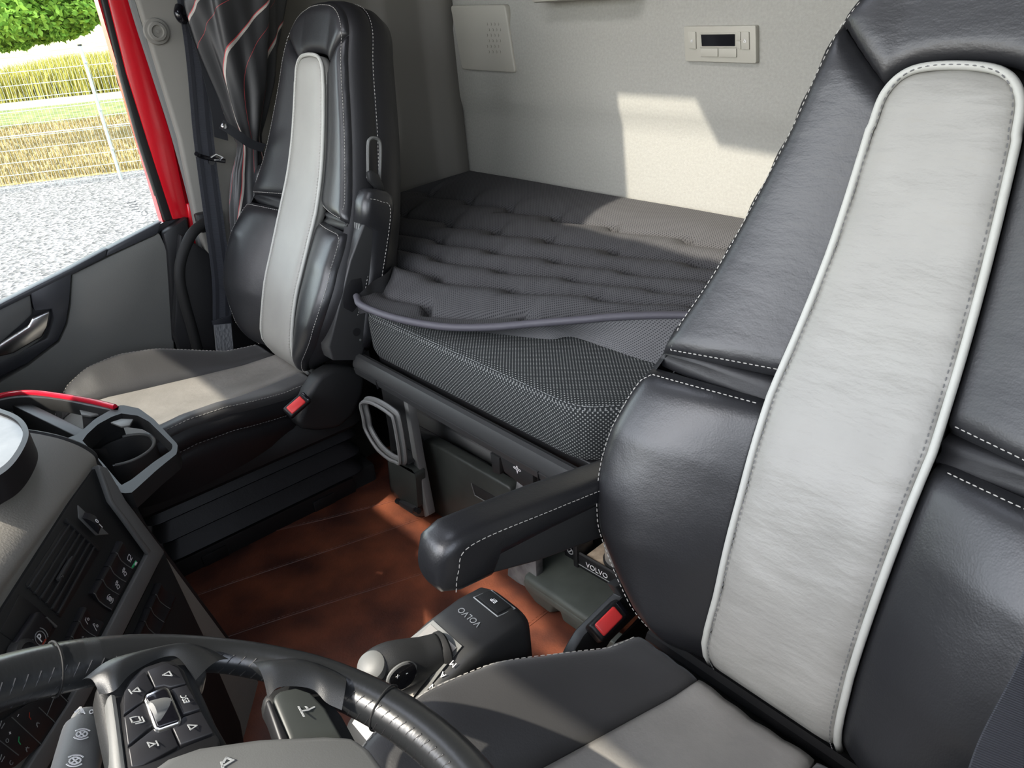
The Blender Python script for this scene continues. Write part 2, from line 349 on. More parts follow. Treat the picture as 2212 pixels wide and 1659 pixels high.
# roof with the open hatch, windscreen header and pillars
HX0, HX1, HY0, HY1, CZ = -.34, .43, .93, 1.42, 2.10
struct(obj('ceiling', merge(box(-1.16, HX0, -.05, 2.3, CZ, CZ+.05), box(HX1, 1.16, -.05, 2.3, CZ, CZ+.05), box(HX0, HX1, -.05, HY0, CZ, CZ+.05), box(HX0, HX1, HY1, 2.3, CZ, CZ+.05), slab([A(HX0, HY0-.01, CZ), A(.20, HY0-.01, CZ), A(.14, 1.00, CZ), A(HX0, 1.02, CZ)], A(0, 0, .04))), M['ceil']), 'cab roof with open hatch')  # last slab is a filler added to step the hatch's sun patch
struct(obj('wall_front', merge(box(-.22, .0, 2.2, 2.22, 1.69, 1.76), box(.0, .32, 2.2, 2.22, 1.665, 1.76), box(.32, .68, 2.2, 2.22, 1.54, 1.79), slab([A(-1.1, 2.2, 1.885), A(-.1, 2.2, 1.885), A(.1, 2.2, 1.92), A(1.1, 2.2, 1.92), A(1.1, 2.2, 2.12), A(-1.1, 2.2, 2.12)], A(0, .06, 0)), box(-1.16, -1.02, 2.2, 2.3, .2, 1.9), box(1.02, 1.16, 2.2, 2.3, .2, 1.9), box(-1.1, 1.1, 2.24, 2.3, -.06, .78)), M['ceil']), 'windscreen surround with added bars that shade the cab floor')  # first three boxes are unseen bars added to shade the mat
sh = thing('wall_shelf', 'pale box lying along the top edge of the rear wall', 'shelf', (.43, .04, 1.222))
obj('shelf_body', rbox((.43, .045, 1.285), (.31, .07, .13), None, .01), M['beige_plastic'], sh)

# passenger door: x = 1.1 is its inner skin
DX = 1.10
d1 = thing('door_1', 'passenger door with red painted frame and dark grey trim', 'door', (DX, 1.3, .1), kind='structure')
def dp(px, py, x=DX): return at(px, py, 'x', x)
belt = [dp(352, 478), dp(345, 503), dp(160, 588)]
pan = [dp(345, 503, 1.085), dp(155, 592, 1.085), dp(152, 660, 1.085), dp(145, 700, 1.085), dp(128, 738, 1.085), dp(60, 790, 1.085), dp(-40, 850, 1.085), A(1.085, 1.5, .1), A(1.085, 1.0, .1), dp(378, 760, 1.085), dp(372, 650, 1.085), dp(362, 540, 1.085)]
obj('door_panel', slab(pan, A(.03, 0, 0), .006), M['door'], d1)
obj('door_skin', slab([A(1.115, .93, .1), A(1.115, 2.1, .1), A(1.115, 2.1, .52), dp(-200, 755, 1.115), dp(0, 662, 1.115), dp(360, 476, 1.115), dp(410, 470, 1.115)], A(.045, 0, 0), .004), M['door_dark'], d1)
up = [dp(155, 588, 1.08), dp(66, 632, 1.08), dp(75, 672, 1.08), dp(112, 668, 1.08), dp(116, 690, 1.08), dp(102, 730, 1.08), dp(0, 780, 1.08), dp(-60, 808, 1.08), dp(-60, 850, 1.08), dp(0, 812, 1.08), dp(60, 785, 1.08), dp(126, 735, 1.08), dp(143, 698, 1.08), dp(150, 655, 1.08)]
obj('door_insert', slab(up, A(.035, 0, 0), .003), M['door_dark'], d1)
obj('belt_trim', slab([dp(350, 478, 1.082), dp(232, 540, 1.082), dp(228, 556, 1.082), dp(340, 506, 1.082)], A(.03, 0, 0), .004), M['door_dark'], d1)
obj('belt_trim', slab([dp(233, 537, 1.080), dp(150, 582, 1.080), dp(-20, 668, 1.080), dp(-20, 680, 1.080), dp(155, 594, 1.080), dp(229, 556, 1.080)], A(.034, 0, 0), .003), M['door_dark'], d1)
obj('rear_trim', slab([dp(405, 468, 1.075), dp(352, 505, 1.075), dp(362, 545, 1.075), dp(374, 740, 1.075), dp(430, 745, 1.075), dp(418, 560, 1.075)], A(.04, 0, 0), .008), M['plastic_black'], d1)
obj('pull_recess', slab([dp(66, 634, 1.083), dp(-20, 672, 1.083), dp(-20, 760, 1.083), dp(50, 700, 1.083), dp(72, 680, 1.083)], A(.02, 0, 0), .006), M['plastic_mid'], d1)
hd = obj('door_handle', slab([dp(108, 673, 1.062), dp(70, 688, 1.062), dp(62, 704, 1.062), dp(-20, 757, 1.062), dp(-20, 776, 1.062), dp(30, 764, 1.062), dp(92, 728, 1.062), dp(104, 706, 1.062)], A(.014, 0, 0), .004, 3), M['chrome'], d1, label='satin chrome handle')
obj('handle_cup', slab([dp(-20, 772, 1.066), dp(96, 728, 1.066), dp(40, 766, 1.066), dp(-20, 790, 1.066)], A(.012, 0, 0), .003), M['plastic_mid'], hd)
# frame: black glass seal, red painted band, grey rubber seal (seen from inside, running up the rear edge)
def band(a, b, x, t, name, m, bv=.003): return obj(name, slab([dp(*p, x) for p in a] + [dp(*p, x) for p in reversed(b)], A(t, 0, 0), bv), m, d1)
L0 = [(165, -200), (222, 0), (262, 160), (300, 300), (357, 478)]; L1 = [(176, -200), (234, 0), (274, 160), (318, 300), (374, 474)]
L2 = [(230, -200), (278, 0), (328, 160), (372, 300), (408, 470)]; L3 = [(246, -200), (297, 0), (345, 160), (388, 300), (428, 470)]
band(L0, L1, 1.10, .03, 'glass_seal', M['rubber'])
band(L1, L2, 1.095, .04, 'painted_frame', M['paint'])
band([(404, 440), (408, 470), (424, 600), (452, 745)], [(428, 440), (432, 480), (440, 600), (466, 745)], 1.09, .02, 'painted_sill', M['paint'])
obj('rubber_seal', tube(cr([dp(*p, 1.075) for p in [(238, -200), (287, 0), (337, 160), (381, 300), (424, 470), (440, 600), (470, 760)]]), .011, 8), M['plastic_mid'], d1)
obj('upper_frame', merge(box(1.095, 1.13, .75, 2.15, 1.62, 1.9), box(1.095, 1.13, 2.02, 2.2, .7, 1.7)), M['paint'], d1)
obj('pillar_skin', box(1.118, 1.15, .50, .945, .1, 2.1), M['paint'], d1)
w1 = obj('window_1', slab([dp(357, 478, 1.113), dp(262, 160, 1.113), dp(222, 0, 1.113), A(1.113, .80, 1.64), A(1.113, 2.06, 1.64), A(1.113, 2.06, .45), dp(0, 664, 1.113)], A(.004, 0, 0)), M['glass'], smooth=False)
struct(w1, 'passenger door window')
for k in range(5):   # faint etched glass mark
    p = at(284 + 6*k*.6, 437 + k*5, 'x', 1.110); obj('etched_mark', rbox(p, (.0008, .022 - .003*k, .0016), None, 0), M['dim'], w1, smooth=False)
obj('etched_ring', tube(np.array([at(312 + 6*math.cos(t), 461 + 6*math.sin(t), 'x', 1.110) for t in np.linspace(0, 2*PI, 16, endpoint=False)]), .0006, 4, True), M['dim'], w1)

# B-pillar trim with its round cap
pt = thing('pillar_trim', 'beige pillar cover with a round cap behind the passenger door', 'pillar trim', (1.04, .86, .5))
PX = 1.045
pl = [at(x, y, 'x', PX) for x, y in ((150, -450), (297, 0), (345, 160), (388, 300), (425, 480), (450, 560), (463, 640), (455, 690), (520, 700), (520, 300), (520, -100), (420, -450))]
obj('cover', slab(pl, A(.03, 0, 0), .008, 3), M['trim_beige'], pt)
cp = at(338, 68, 'x', PX-.002)
obj('round_cap', merge(lathe(cp, A(-1, 0, 0), [(.030, -.002), (.028, .004), (.022, .005), (.020, .010), (.014, .011), (.012, .007), (.004, .007), (.0035, .010), (.001, .010)], 32)), M['trim_beige'], pt)
# grab handle
gh = thing('grab_handle', 'curved black grab handle tube beside the passenger door opening', 'handle', at(430, 740, 'x', 1.0))
obj('grip', tube(cr([at(446, 478, 'x', 1.02), at(415, 505, 'x', 1.0), at(393, 555, 'x', .99), at(388, 600, 'x', .985), at(398, 650, 'x', .985), at(415, 710, 'x', .99), at(438, 800, 'x', 1.0), at(450, 860, 'x', 1.0)]), .0135, 12), M['rubber'], gh)
obj('mount', rbox(at(446, 478, 'x', 1.035), (.03, .05, .05), None, .006), M['plastic_black'], gh)
# dark sill panel behind handle
ds = obj('sill_cover', slab([A(1.03, 1.02, 0), A(1.03, 1.02, .52), A(1.045, .93, .76), A(1.045, .80, .62), A(1.04, .62, .5), A(1.03, .62, 0)], A(.03, 0, 0), .005), M['plastic_black'])
tag(ds, 'black lower sill cover below the beige pillar, behind the grab handle', 'trim')

# passenger seat belt
sb = thing('seat_belt', 'ribbed dark grey seat belt hanging down the passenger side pillar', 'seat belt', at(480, 740, 'x', .99))
bp = cr([at(350, -260, 'x', 1.02), at(416, 60, 'x', 1.015), at(440, 300, 'x', 1.01), at(463, 480, 'x', 1.0), at(478, 600, 'x', .995), at(480, 690, 'x', .99)])
wd = unit(at(490, 480, 'x', 1.0) - at(445, 480, 'x', 1.0))
obj('webbing', ribbon(bp, wd, .050, .002), M['belt'], sb)
for q in (-.013, .013): obj('stripe', ribbon(bp + wd*q - A(.0014, 0, 0), wd, .009, .0008), M['belt_dark'], sb)
fold = cr([at(452, -200, 'x', 1.0), at(418, 20, 'x', 1.0), at(445, 130, 'x', .99), at(470, 240, 'x', .985), at(478, 300, 'x', .98)])
obj('folded_webbing', ribbon(fold, wd + A(0, 0, -.2), .035, .002), M['strap'], sb)
obj('stitched_end', rbox(at(480, 697, 'x', .987), (.006, .052, .028), None, .002), M['belt_dark'], sb)
obj('sleeve', ribbon(cr([at(480, 700, 'x', .985), at(484, 740, 'x', .98), at(488, 800, 'x', .975)]), wd, .046, .006), M['sleeve'], sb)
obj('upper_guide', tube(cr([at(387, 15, 'x', 1.01), at(385, 28, 'x', 1.0), at(393, 42, 'x', 1.0), at(404, 42, 'x', 1.01)]), .010, 10), M['gloss'], sb)
hk = thing('belt_hook', 'black hook with a bright metal catch in front of the passenger seat belt', 'hook', at(455, 345, 'x', .99))  # hook guiding the belt on the pillar
obj('arm', tube(cr([at(424, 332, 'x', .965), at(432, 337, 'x', .975), at(455, 343, 'x', .985), at(486, 348, 'x', .985)]), .0055, 8), M['gloss'], hk)
obj('catch', tube([at(455, 340, 'x', .978), at(466, 333, 'x', .978), at(482, 340, 'x', .978), at(474, 345, 'x', .978), at(462, 345, 'x', .978)], .0028, 6), M['chrome'], hk, label='bright metal catch')
obj('screw', disc(at(456, 349, 'x', .99), A(-1, 0, 0), .008, .006), M['gloss'], hk)

# curtain gathered behind the passenger seat
ct = thing('curtain', 'dark striped sleeper curtain gathered with a strap behind the passenger seat', 'curtain', (.95, .66, .7))
def curt():
    rings = []; U = []
    keys = [(-420, 430, 640, .10), (-150, 405, 625, .10), (0, 408, 612, .095), (100, 438, 600, .085), (190, 470, 590, .075), (255, 492, 575, .06), (305, 515, 562, .045), (330, 512, 566, .042), (370, 502, 574, .040), (430, 498, 580, .038), (520, 500, 590, .036)]
    K = np.array(keys, float); ysm = np.linspace(-420, 520, 70)
    n = 90
    for y in ysm:
        xl, xr, dep = (np.interp(y, K[:, 0], K[:, k]) for k in (1, 2, 3))
        a = np.linspace(0, 2*PI, n, endpoint=False); dep *= .6; XC = .982 + .022*float(ss((y-270)/80)); c = at((xl+xr)/2, y, 'x', XC); hw = np.linalg.norm(at(xr, y, 'x', .982) - at(xl, y, 'x', .982))/2
        fold = 1 + .10*np.sin(7*a + .006*y) + .05*np.sin(13*a - .012*y + 1)
        tw = .0022*(y-300)
        rings.append(np.array([c + A(-dep*math.sin(q)*f, hw*math.cos(q)*f, .01*math.sin(3*q)) for q, f in zip(a, fold)]))
        U += [((q/(2*PI))*.81 + .09*math.sin(y/95.) + .00055*y, y*.001) for q in a]
    S = loft(rings); return (S[0], S[1], U)
obj('cloth', curt(), M['curtain'], ct, ang=180)
ts = cr([at(478, 268, 'x', .925), at(500, 282, 'x', .92), at(525, 300, 'x', .92), at(545, 312, 'x', .925), at(570, 320, 'x', .93)])
stp = obj('tieback_strap', ribbon(ts, unit(at(510, 300, 'x', .9)-at(520, 280, 'x', .9)), .022, .003), M['strap'], ct)
obj('snap_button', lathe(at(484, 272, 'x', .920), A(-1, 0, .2), [(.0075, 0), (.007, .003), (.004, .0045), (.001, .0045)], 20), M['chrome'], stp, label='shiny snap button')

# rear wall fittings
sp = thing('speaker_cover', 'square beige speaker cover on the left of the rear wall', 'speaker cover', at(1050, 150, 'y', .0))
def rq(pts, y, n=6, r=.012):   # rounded polygon on a wall plane
    P = [at(*p, 'y', y) for p in pts]; m = len(P); out = []
    for i in range(m):
        a, b, c = P[i-1], P[i], P[(i+1) % m]; p0 = b + unit(a-b)*r; p1 = b + unit(c-b)*r
        for t in np.linspace(0, 1, n): out.append((1-t)**2*p0 + 2*t*(1-t)*b + t*t*p1)
    return out
obj('plate', slab(rq([(972, 12), (1090, 10), (1113, 158), (997, 150)], .022), A(0, -.02, 0), .004, 3), M['beige_plastic'], sp)
dots = []
for i in range(4):
    for j in range(6):
        c = at(1052 + i*8 + (j % 2)*4, 52 + j*12, 'y', .0235); dots.append(disc(c, A(0, 1, 0), .004, .0008, 6))
obj('perforation', merge(*dots), M['beige_plastic'], sp)
cpn = thing('bunk_control_unit', 'small beige bunk control unit with a black display on the rear wall', 'control unit', at(1555, 95, 'y', .0))  # control panel of the bunk, with display and buttons
obj('plate', slab(rq([(1476, 57), (1632, 55), (1633, 137), (1480, 132)], .024, 5, .004), A(0, -.02, 0), .003), M['beige_plastic'], cpn)
obj('display', slab(rq([(1514, 75), (1587, 74), (1587, 100), (1516, 100)], .0255, 4, .002), A(0, -.004, 0)), M['gloss'], cpn)
for q in (([(1511, 71), (1590, 70), (1590, 74), (1511, 75)]), ([(1511, 100), (1590, 100), (1590, 103), (1511, 103)])):
    obj('display_frame', slab([at(*p, 'y', .027) for p in q], A(0, -.005, 0), .001), M['beige_plastic'], cpn)
for q in ([(1485, 69), (1502, 69), (1503, 106), (1487, 105)], [(1600, 69), (1617, 69), (1618, 107), (1601, 107)], [(1513, 104), (1550, 105), (1550, 123), (1513, 122)], [(1552, 105), (1590, 105), (1590, 124), (1552, 123)], [(1588, 69), (1599, 69), (1599, 87), (1589, 87)], [(1589, 89), (1599, 89), (1600, 107), (1590, 102)]):
    obj('button', slab(rq(q, .0275, 3, .001), A(0, -.005, 0), .001), M['beige_plastic'], cpn)
icon('alarm_symbol', [[(.1, .1), (.9, .1), (.5, .9), (.1, .1)]], at(1609, 88, 'y', .0278), A(-1, 0, 0), A(0, 0, 1), .007, M['white'], cpn, .18)
icon('lamp_symbol', [[(.2, .1), (.8, .1), (.8, .9), (.2, .5), (.2, .1)]], at(1494, 88, 'y', .0278), A(-1, 0, 0), A(0, 0, 1), .006, M['white'], cpn, .2)
# ------------------------------------------------------------------ seats
ZP = [.40, .47, .50, .535, .60, .66, .72, .78, .84, .91, .985, 1.07, 1.16, 1.22, 1.30]
YP = [.80, .842, .860, .868, .850, .828, .798, .768, .738, .708, .683, .660, .638, .618, .590]
def seat(cx, dy, label, place, lumbar=0., ins='insert', lea='leather', cdz=0., y0=.845, zb=.455):
    up = cr(np.stack([np.array(YP) + lumbar*np.exp(-((np.array(ZP)-.80)/.14)**2), ZP], 1), 12)
    zz, yy = up[:, 1], up[:, 0]; o = np.argsort(zz); zz, yy = zz[o], yy[o]
    Y = lambda z: np.interp(z, zz, yy)
    dYf = lambda z: (Y(z+.01) - Y(z-.01))/.02
    wz = lambda z: np.interp(z, [.45, .53, .6, .72, .83, .98, 1.10, 1.16], [.084, .085, .082, .084, .087, .075, .067, .063])
    EP = cr([(.10, .490), (.135, .498), (.180, .530), (.225, .575), (.258, .63), (.272, .70), (.262, .775), (.245, .82), (.230, .87), (.207, .935), (.182, 1.02), (.158, 1.10), (.143, 1.16), (.128, 1.21), (.100, 1.243), (.055, 1.262), (0, 1.267)], 10)
    EP = resamp(EP, 110)
    uz = lambda z: np.interp(z, EP[:, 1], EP[:, 0])
    def cut(z0, z1): q = EP[(EP[:, 1] > z0) & (EP[:, 1] < z1)]; return np.concatenate([[(uz(z0), z0)], q, [(uz(z1), z1)]])
    ez = lambda z: np.interp(z, EP[:, 1], EP[:, 0])
    Az = lambda z: np.interp(z, [.47, .54, .62, .74, .80, .86, 1.0, 1.15, 1.27], [.010, .040, .052, .048, .034, .026, .020, .012, .0])
    def nb(u, z):
        w = wz(z); e = max(ez(min(z, 1.25)), w+.03); t = np.clip((abs(u)-w)/(e-w), 0, 1.1); return Az(z)*math.sin(min(t, 1.05)*PI*.62)/math.sin(PI*.5)
    def F(u, z, n, raw=False):
        s = dYf(z); q = 1/math.sqrt(1+s*s); n = n if raw else n + nb(u, z)
        return A(cx + u, Y(z) + dy + n*q, z - n*s*q)
    root = thing('truck_seat', label, 'seat', (cx, .95+dy, .05), 'leather truck seats')
    S = {}
    # centre stripe with piping
    zl = np.linspace(zb, 1.10, 30); arc = cr([(.066, 1.10), (.060, 1.135), (.040, 1.155), (0, 1.16), (-.040, 1.155), (-.060, 1.135), (-.066, 1.10)], 8)
    edge = np.array([(wz(z), z) for z in zl]); L_ = edge*A(1, 1); R_e = edge*A(-1, 1)
    top = arc[::-1]
    obj('backrest_insert', patch([(-.084, zb), (.084, zb)], top, R_e, L_, lambda u, z, n: F(u, z, n + .016, True), 22, 70, .016, .03, .02), M[ins], root, ang=180)
    pipe = np.concatenate([L_, arc[1:-1], R_e[::-1]])
    obj('piping', tube([F(u*1.012, z, .0085, True) for u, z in pipe], .0044, 8), M['piping'], root, ang=180)
    obj('stitching', stitches([F(u*.93, z, .0125, True) for u, z in pipe], .004, .003, .0008), M['thread_dark'] if ins != 'insert' else M['thread'], root)
    for sg in (1, -1):
        k = lambda P: np.array(P)*A(sg, 1)
        # upper wing
        outer = cut(.833, 1.20); inner = np.array([(wz(z)+.004, z) for z in np.linspace(.848, 1.135, 24)]); inner[-1] = (.068, 1.14)
        a, b = [inner[0], outer[0]], [inner[-1], outer[-1]]
        obj('upper_wing', patch(k(a), k(b), k(inner), k(outer), F, 26, 44, .017, .022, .02, 'l'), M[lea], root, ang=180)
        obj('stitching', stitches([F(u - sg*.006, z, -.0042) for u, z in resamp(k(np.concatenate([np.array([inner[0]+A(.012, .006), outer[0]+A(-.012, .006)]), outer[4:]])), 150)]), M['thread'], root)
        # lower wing
        outer = cut(.492, .814); inner = np.array([(wz(z)+.004, z) for z in np.linspace(.472, .822, 30)])
        obj('lower_wing', patch(k([inner[0], outer[0]]), k([inner[-1], outer[-1]]), k(inner), k(outer), F, 26, 44, .020, .026, .02, 'l'), M['leather'], root, ang=180)
        obj('stitching', stitches([F(u - sg*.006, z, -.005) for u, z in resamp(k(np.concatenate([outer[3:-2], [outer[-1]+A(-.006, -.006), inner[-1]+A(.014, -.006)]])), 150)]), M['thread'], root)
        # gathered fold between them
        fr_ = []
        for z0, nn in ((.812, -.030), (.822, -.014), (.830, -.020), (.838, -.012), (.848, -.03)):
            fr_.append([F(sg*u, z0 + .006*(u-.09)/.15*(-1 if z0 > .83 else 1), nn) for u in np.linspace(wz(z0), ez(z0)-.004, 16)])
        V = np.concatenate(fr_); obj('fold', (V, [[j*16+i, j*16+i+1, (j+1)*16+i+1, (j+1)*16+i] for j in range(4) for i in range(15)]), M['leather_side'], root, ang=180)
    # headrest panel
    outt = np.concatenate([[(uz(1.2025), 1.2025)], EP[EP[:, 1] > 1.204]]); outt = np.concatenate([outt[:-1], (outt*A(-1, 1))[::-1]])
    bot = cr([(.070, 1.1425), (.062, 1.151), (.042, 1.162), (0, 1.166), (-.042, 1.162), (-.062, 1.151), (-.070, 1.1425)], 6)
    obj('headrest_panel', patch(bot, outt, [bot[0], outt[0]], [bot[-1], outt[-1]], F, 40, 18, .014, .022, .02), M[lea], root, ang=180)
    obj('stitching', stitches([F(u*.955, z-.0055, -.004) for u, z in resamp(outt, 90)]), M['thread'], root)
    # side band, back shell
    path = np.concatenate([EP[:-1], (EP*A(-1, 1))[::-1]]); n = len(path); tg = np.gradient(path, axis=0); tg /= np.linalg.norm(tg, axis=1)[:, None]; nrm = np.stack([tg[:, 1], -tg[:, 0]], 1)
    def ring(t, out): return np.array([F(u + out*a, z + out*b, (1-t)*(nb(u, z)-.016) + t*(-.135), True) for (u, z), (a, b) in zip(path, nrm)])
    r1 = [ring(t, o_) for t, o_ in ((-.02, -.008), (.02, .0), (.07, .006), (.2, .011), (.34, .012), (.42, .009))]
    obj('side_band', loft(r1, False, False), M['leather_side'], root, ang=180)
    obj('stitching', stitches(resamp(ring(.43, .0125)[4:-4], 400), .0042, .0038), M['thread'], root)
    r2 = [ring(t, o_) for t, o_ in ((.42, .007), (.45, .010), (.7, .010), (.9, .0), (1.0, -.02), (1.03, -.045))]
    Sx = loft(r2, False, False); base = 5*n; Fx = list(Sx[1]) + [[base+i, base+i+1, base+n-2-i, base+n-1-i] for i in range(n//2 - 1)]
    obj('back_shell', (Sx[0], Fx), M['leather_side'], root, ang=180)
    # ---- cushion
    cy = dy
    us = lambda y: np.interp(y, [.84, .94, 1.05, 1.2, 1.3, 1.4], [.070, .080, .100, .128, .150, .160])
    CP = cr([(.165, .86), (.178, .94), (.200, 1.0), (.228, 1.08), (.244, 1.17), (.245, 1.24), (.232, 1.31), (.198, 1.355), (.150, 1.378)], 6)
    CP = CP[CP[:, 1] >= y0]
    ec = lambda y: np.interp(y, CP[:, 1], CP[:, 0])
    Hi = lambda y: np.interp(y, [.84, .95, 1.1, 1.25, 1.31, 1.35, 1.385], [.478, .476, .482, .490, .487, .470, .435])
    Bz = lambda y: np.interp(y, [.84, .95, 1.02, 1.1, 1.18, 1.26, 1.33, 1.38], [.0, .010, .028, .050, .056, .045, .018, 0])
    def G(u, y, n):
        e = max(ec(y), us(y)+.02); t = np.clip((abs(u)-us(y))/(e-us(y)), 0, 1); return A(cx+u, y+cy, Hi(y) + Bz(y)*math.sin(t*PI*.56) - .006*max(0, 1-abs(u)/max(us(y), .01)) + n + cdz)
    yl = np.linspace(y0, 1.372, 40)
    obj('cushion_insert', patch([(us(y0), y0), (-us(y0), y0)], [(.158, 1.378), (-.158, 1.378)], [(us(y), y) for y in yl], [(-us(y), y) for y in yl], G, 26, 40, .012, .018, .02, ''), M['insert_seat'], root, ang=180)
    for sg in (1, -1):
        inn = np.array([(us(y)+.003, y) for y in np.linspace(max(.86, y0), 1.374, 40)]); k = lambda P: np.array(P)*A(sg, 1)
        obj('cushion_bolster', patch(k([inn[0], CP[0]]), k([inn[-1], CP[-1]]), k(inn), k(CP), G, 20, 44, .014, .02, .02), M['bolster_seat'], root, ang=180)
        obj('stitching', stitches([G(u-sg*.006, y, -.0025) for u, y in k(CP[1:-3])], .0055, .003, .0008), M['thread'], root)
    path = np.concatenate([CP, (CP*A(-1, 1))[::-1]]); tg = np.gradient(path, axis=0); tg /= np.linalg.norm(tg, axis=1)[:, None] + 1e-9; nrm = np.stack([tg[:, 1], -tg[:, 0]], 1)
    def cring(dz, out, zabs=None): return np.array([A(cx + u + out*a, y + out*b + cy, (G(u, y, 0)[2] + dz) if zabs is None else zabs) for (u, y), (a, b) in zip(path, nrm)])
    obj('cushion_side', loft([cring(-.012, -.006), cring(-.022, .004), cring(-.04, .010), cring(-.052, .006), cring(-.055, .004), cring(-.065, .010), cring(-.09, .010), cring(0, -.002, .385)], False, False), M['leather_side'], root, ang=180)
    obj('stitching', stitches(resamp(cring(-.0535, .0078)[3:-3], 300), .005, .0035), M['thread_dark'], root)
    # ---- base: skirt, bellows and foot
    def rr(hx, y0, y1, z, r=.05):
        out = []
        for sx, sy, a0 in ((1, 1, 0), (-1, 1, 90), (-1, -1, 180), (1, -1, 270)):
            for t in np.linspace(a0, a0+90, 6): out.append(A(cx + sx*(hx-r) + r*math.cos(math.radians(t)), (y1-r if sy > 0 else y0+r) + cy + r*math.sin(math.radians(t)), z))
        return np.array(out)
    obj('seat_pan', loft([rr(.19, .78, 1.35, .405), rr(.205, .77, 1.36, .385), rr(.205, .77, 1.35, .350), rr(.19, .78, 1.33, .335)]), M['plastic'], root)
    bl = []
    for i, z in enumerate(np.linspace(.345, .19, 13)): bl.append(rr(.185 - (.022 if i % 2 else 0), .79 + (.022 if i % 2 else 0), 1.32 - (.022 if i % 2 else 0) - .02*(i/12), z + (.012*(1 if i % 4 < 2 else -1)), .035))
    obj('bellows', loft(bl), M['leather_side'], root, ang=60)
    obj('base_box', merge(rbox((cx, 1.04+cy, .115), (.34, .56, .17), None, .012)), M['plastic'], root)
    bx = obj('base_cover', rbox((cx-.172, 1.06+cy, .165), (.012, .46, .055), None, .004), M['plastic_black'], root)
    for q in (.92, 1.2): obj('clip', rbox((cx-.180, q+cy, .165), (.006, .06, .03), None, .003), M['plastic_black'], bx)
    return root, F, G
def armrest(root, P, a, up, wx, length=.34, deep=.0, name='armrest'):
    """P = pivot, a = along, up = padded side, wx = width axis"""
    a = unit(a); up = unit(up - a*np.dot(a, up)); X = unit(wx); w = .052
    def sec(s, b0, b1, ww, r=.012, n=5):
        out = []
        for sx, sb, a0 in ((1, 1, 0), (-1, 1, 90), (-1, -1, 180), (1, -1, 270)):
            for t in np.linspace(a0, a0+90, n): out.append(P + a*s + X*(sx*(ww/2-r) + r*math.cos(math.radians(t))) + up*((b1-r if sb > 0 else b0+r) + r*math.sin(math.radians(t))))
        return np.array(out)
    e = obj(name, loft([sec(-.03, -.03-deep, .012, w-.008, .004), sec(0, -.045-deep, .015, w-.004, .004), sec(length*.55, -.036-deep*.5, .012, w-.004, .004), sec(length-.07, -.028, .010, w-.004, .004), sec(length-.06, -.026, .010, w-.006, .004)]), M['plastic_sat'], root)
    pad = [sec(.0, .004, .030, w, .010), sec(.03, .002, .040, w+.004, .014), sec(length*.5, -.004, .044, w+.006, .016), sec(length-.085, -.010, .044, w+.006, .016), sec(length-.075, -.034, .044, w+.006, .016), sec(length-.03, -.036, .044, w+.006, .018), sec(length-.008, -.030, .036, w+.002, .018), sec(length, -.018, .024, w-.014, .016)]
    p = obj('pad', loft(pad), M['leather'], e, ang=180)
    for sx in (1, -1):
        ln = cr([P + a*.02 + X*sx*(w/2+.0025) + up*.028, P + a*length*.5 + X*sx*(w/2+.0035) + up*.030, P + a*(length-.04) + X*sx*(w/2+.0035) + up*.028, P + a*(length-.022) + X*sx*(w/2+.003) + up*.0, P + a*(length-.02) + X*sx*(w/2+.002) - up*.03])
        obj('stitching', stitches(ln, .005, .003), M['thread'], e)
        c = P + a*.035 + X*sx*(w/2-.0015) - up*.012
        obj('pivot_hole', disc(c, X*sx, .0095, .0012, 20), M['plastic_black'], e)
        obj('small_screw', disc(c - a*.018 + up*.012, X*sx, .0025, .0012, 10), M['plastic_mid'], e)
    for q in (-.009, .0, .009): obj('adjuster_rib', rbox(P + a*(length-.09) + X*q - up*.030, (.006, .06, .006), (X, a, up), .0015), M['plastic_mid'], e)
    obj('adjuster_slot', rbox(P + a*(length-.092) - up*.0285, (.034, .085, .004), (X, a, up), .001), M['plastic_black'], e)
    return e
CXP, CXD = .705, -.70
pas, FP, GP = seat(CXP, 0., 'passenger truck seat of black and grey leather beside the far door', 'p')
drv, FD, GD = seat(CXD, .058, 'driver truck seat of black and grey leather nearest behind the steering wheel', 'd', .022, 'insert_worn', 'leather_soft', .03, .900, .490)
# passenger armrests are folded up beside the backrest, the driver's is down
armrest(pas, A(.448, .800, .575), unit(A(0, -.34, .94)), A(0, -.94, -.34), A(1, 0, 0), .345, .03)
armrest(pas, A(.985, .800, .575), unit(A(0, -.34, .94)), A(0, -.94, -.34), A(1, 0, 0), .345, .03)
armrest(drv, A(-.415, .855, .632), unit(A(0, .985, .17)), A(0, -.17, .985), A(1, 0, 0), .335, .012)
# recliner covers, buckles and the height lever slot
def cover(root, pts, x, t, m='plastic'): return obj('recliner_cover', slab([at(*p, 'x', x) for p in pts], A(t, 0, 0), .012, 3), M[m], root)
rc = cover(pas, [(668, 850), (690, 815), (718, 798), (760, 795), (792, 806), (786, 850), (768, 895), (735, 925), (690, 932), (655, 930), (640, 915), (655, 885)], .470, .05)
bk = thing('seat_belt_buckle', 'black buckle with a red button at the passenger seat hip', 'belt buckle', at(640, 880, 'x', .455))
def buckle(bk, c, a, b, n, s=1.):
    obj('housing', rbox(c, (.062*s, .030*s, .024*s), (a, b, n), .005, 3), M['plastic_black'], bk)
    obj('release_button', rbox(c + n*.009*s - a*.003*s, (.042*s, .021*s, .012*s), (a, b, n), .003, 3), M['redbtn'], bk, label='red release button')
    obj('slot', rbox(c + n*.0115*s + a*.026*s, (.006*s, .022*s, .003*s), (a, b, n), .0005), M['gloss'], bk)
pa, pb = at(622, 893, 'x', .455), at(662, 858, 'x', .455)
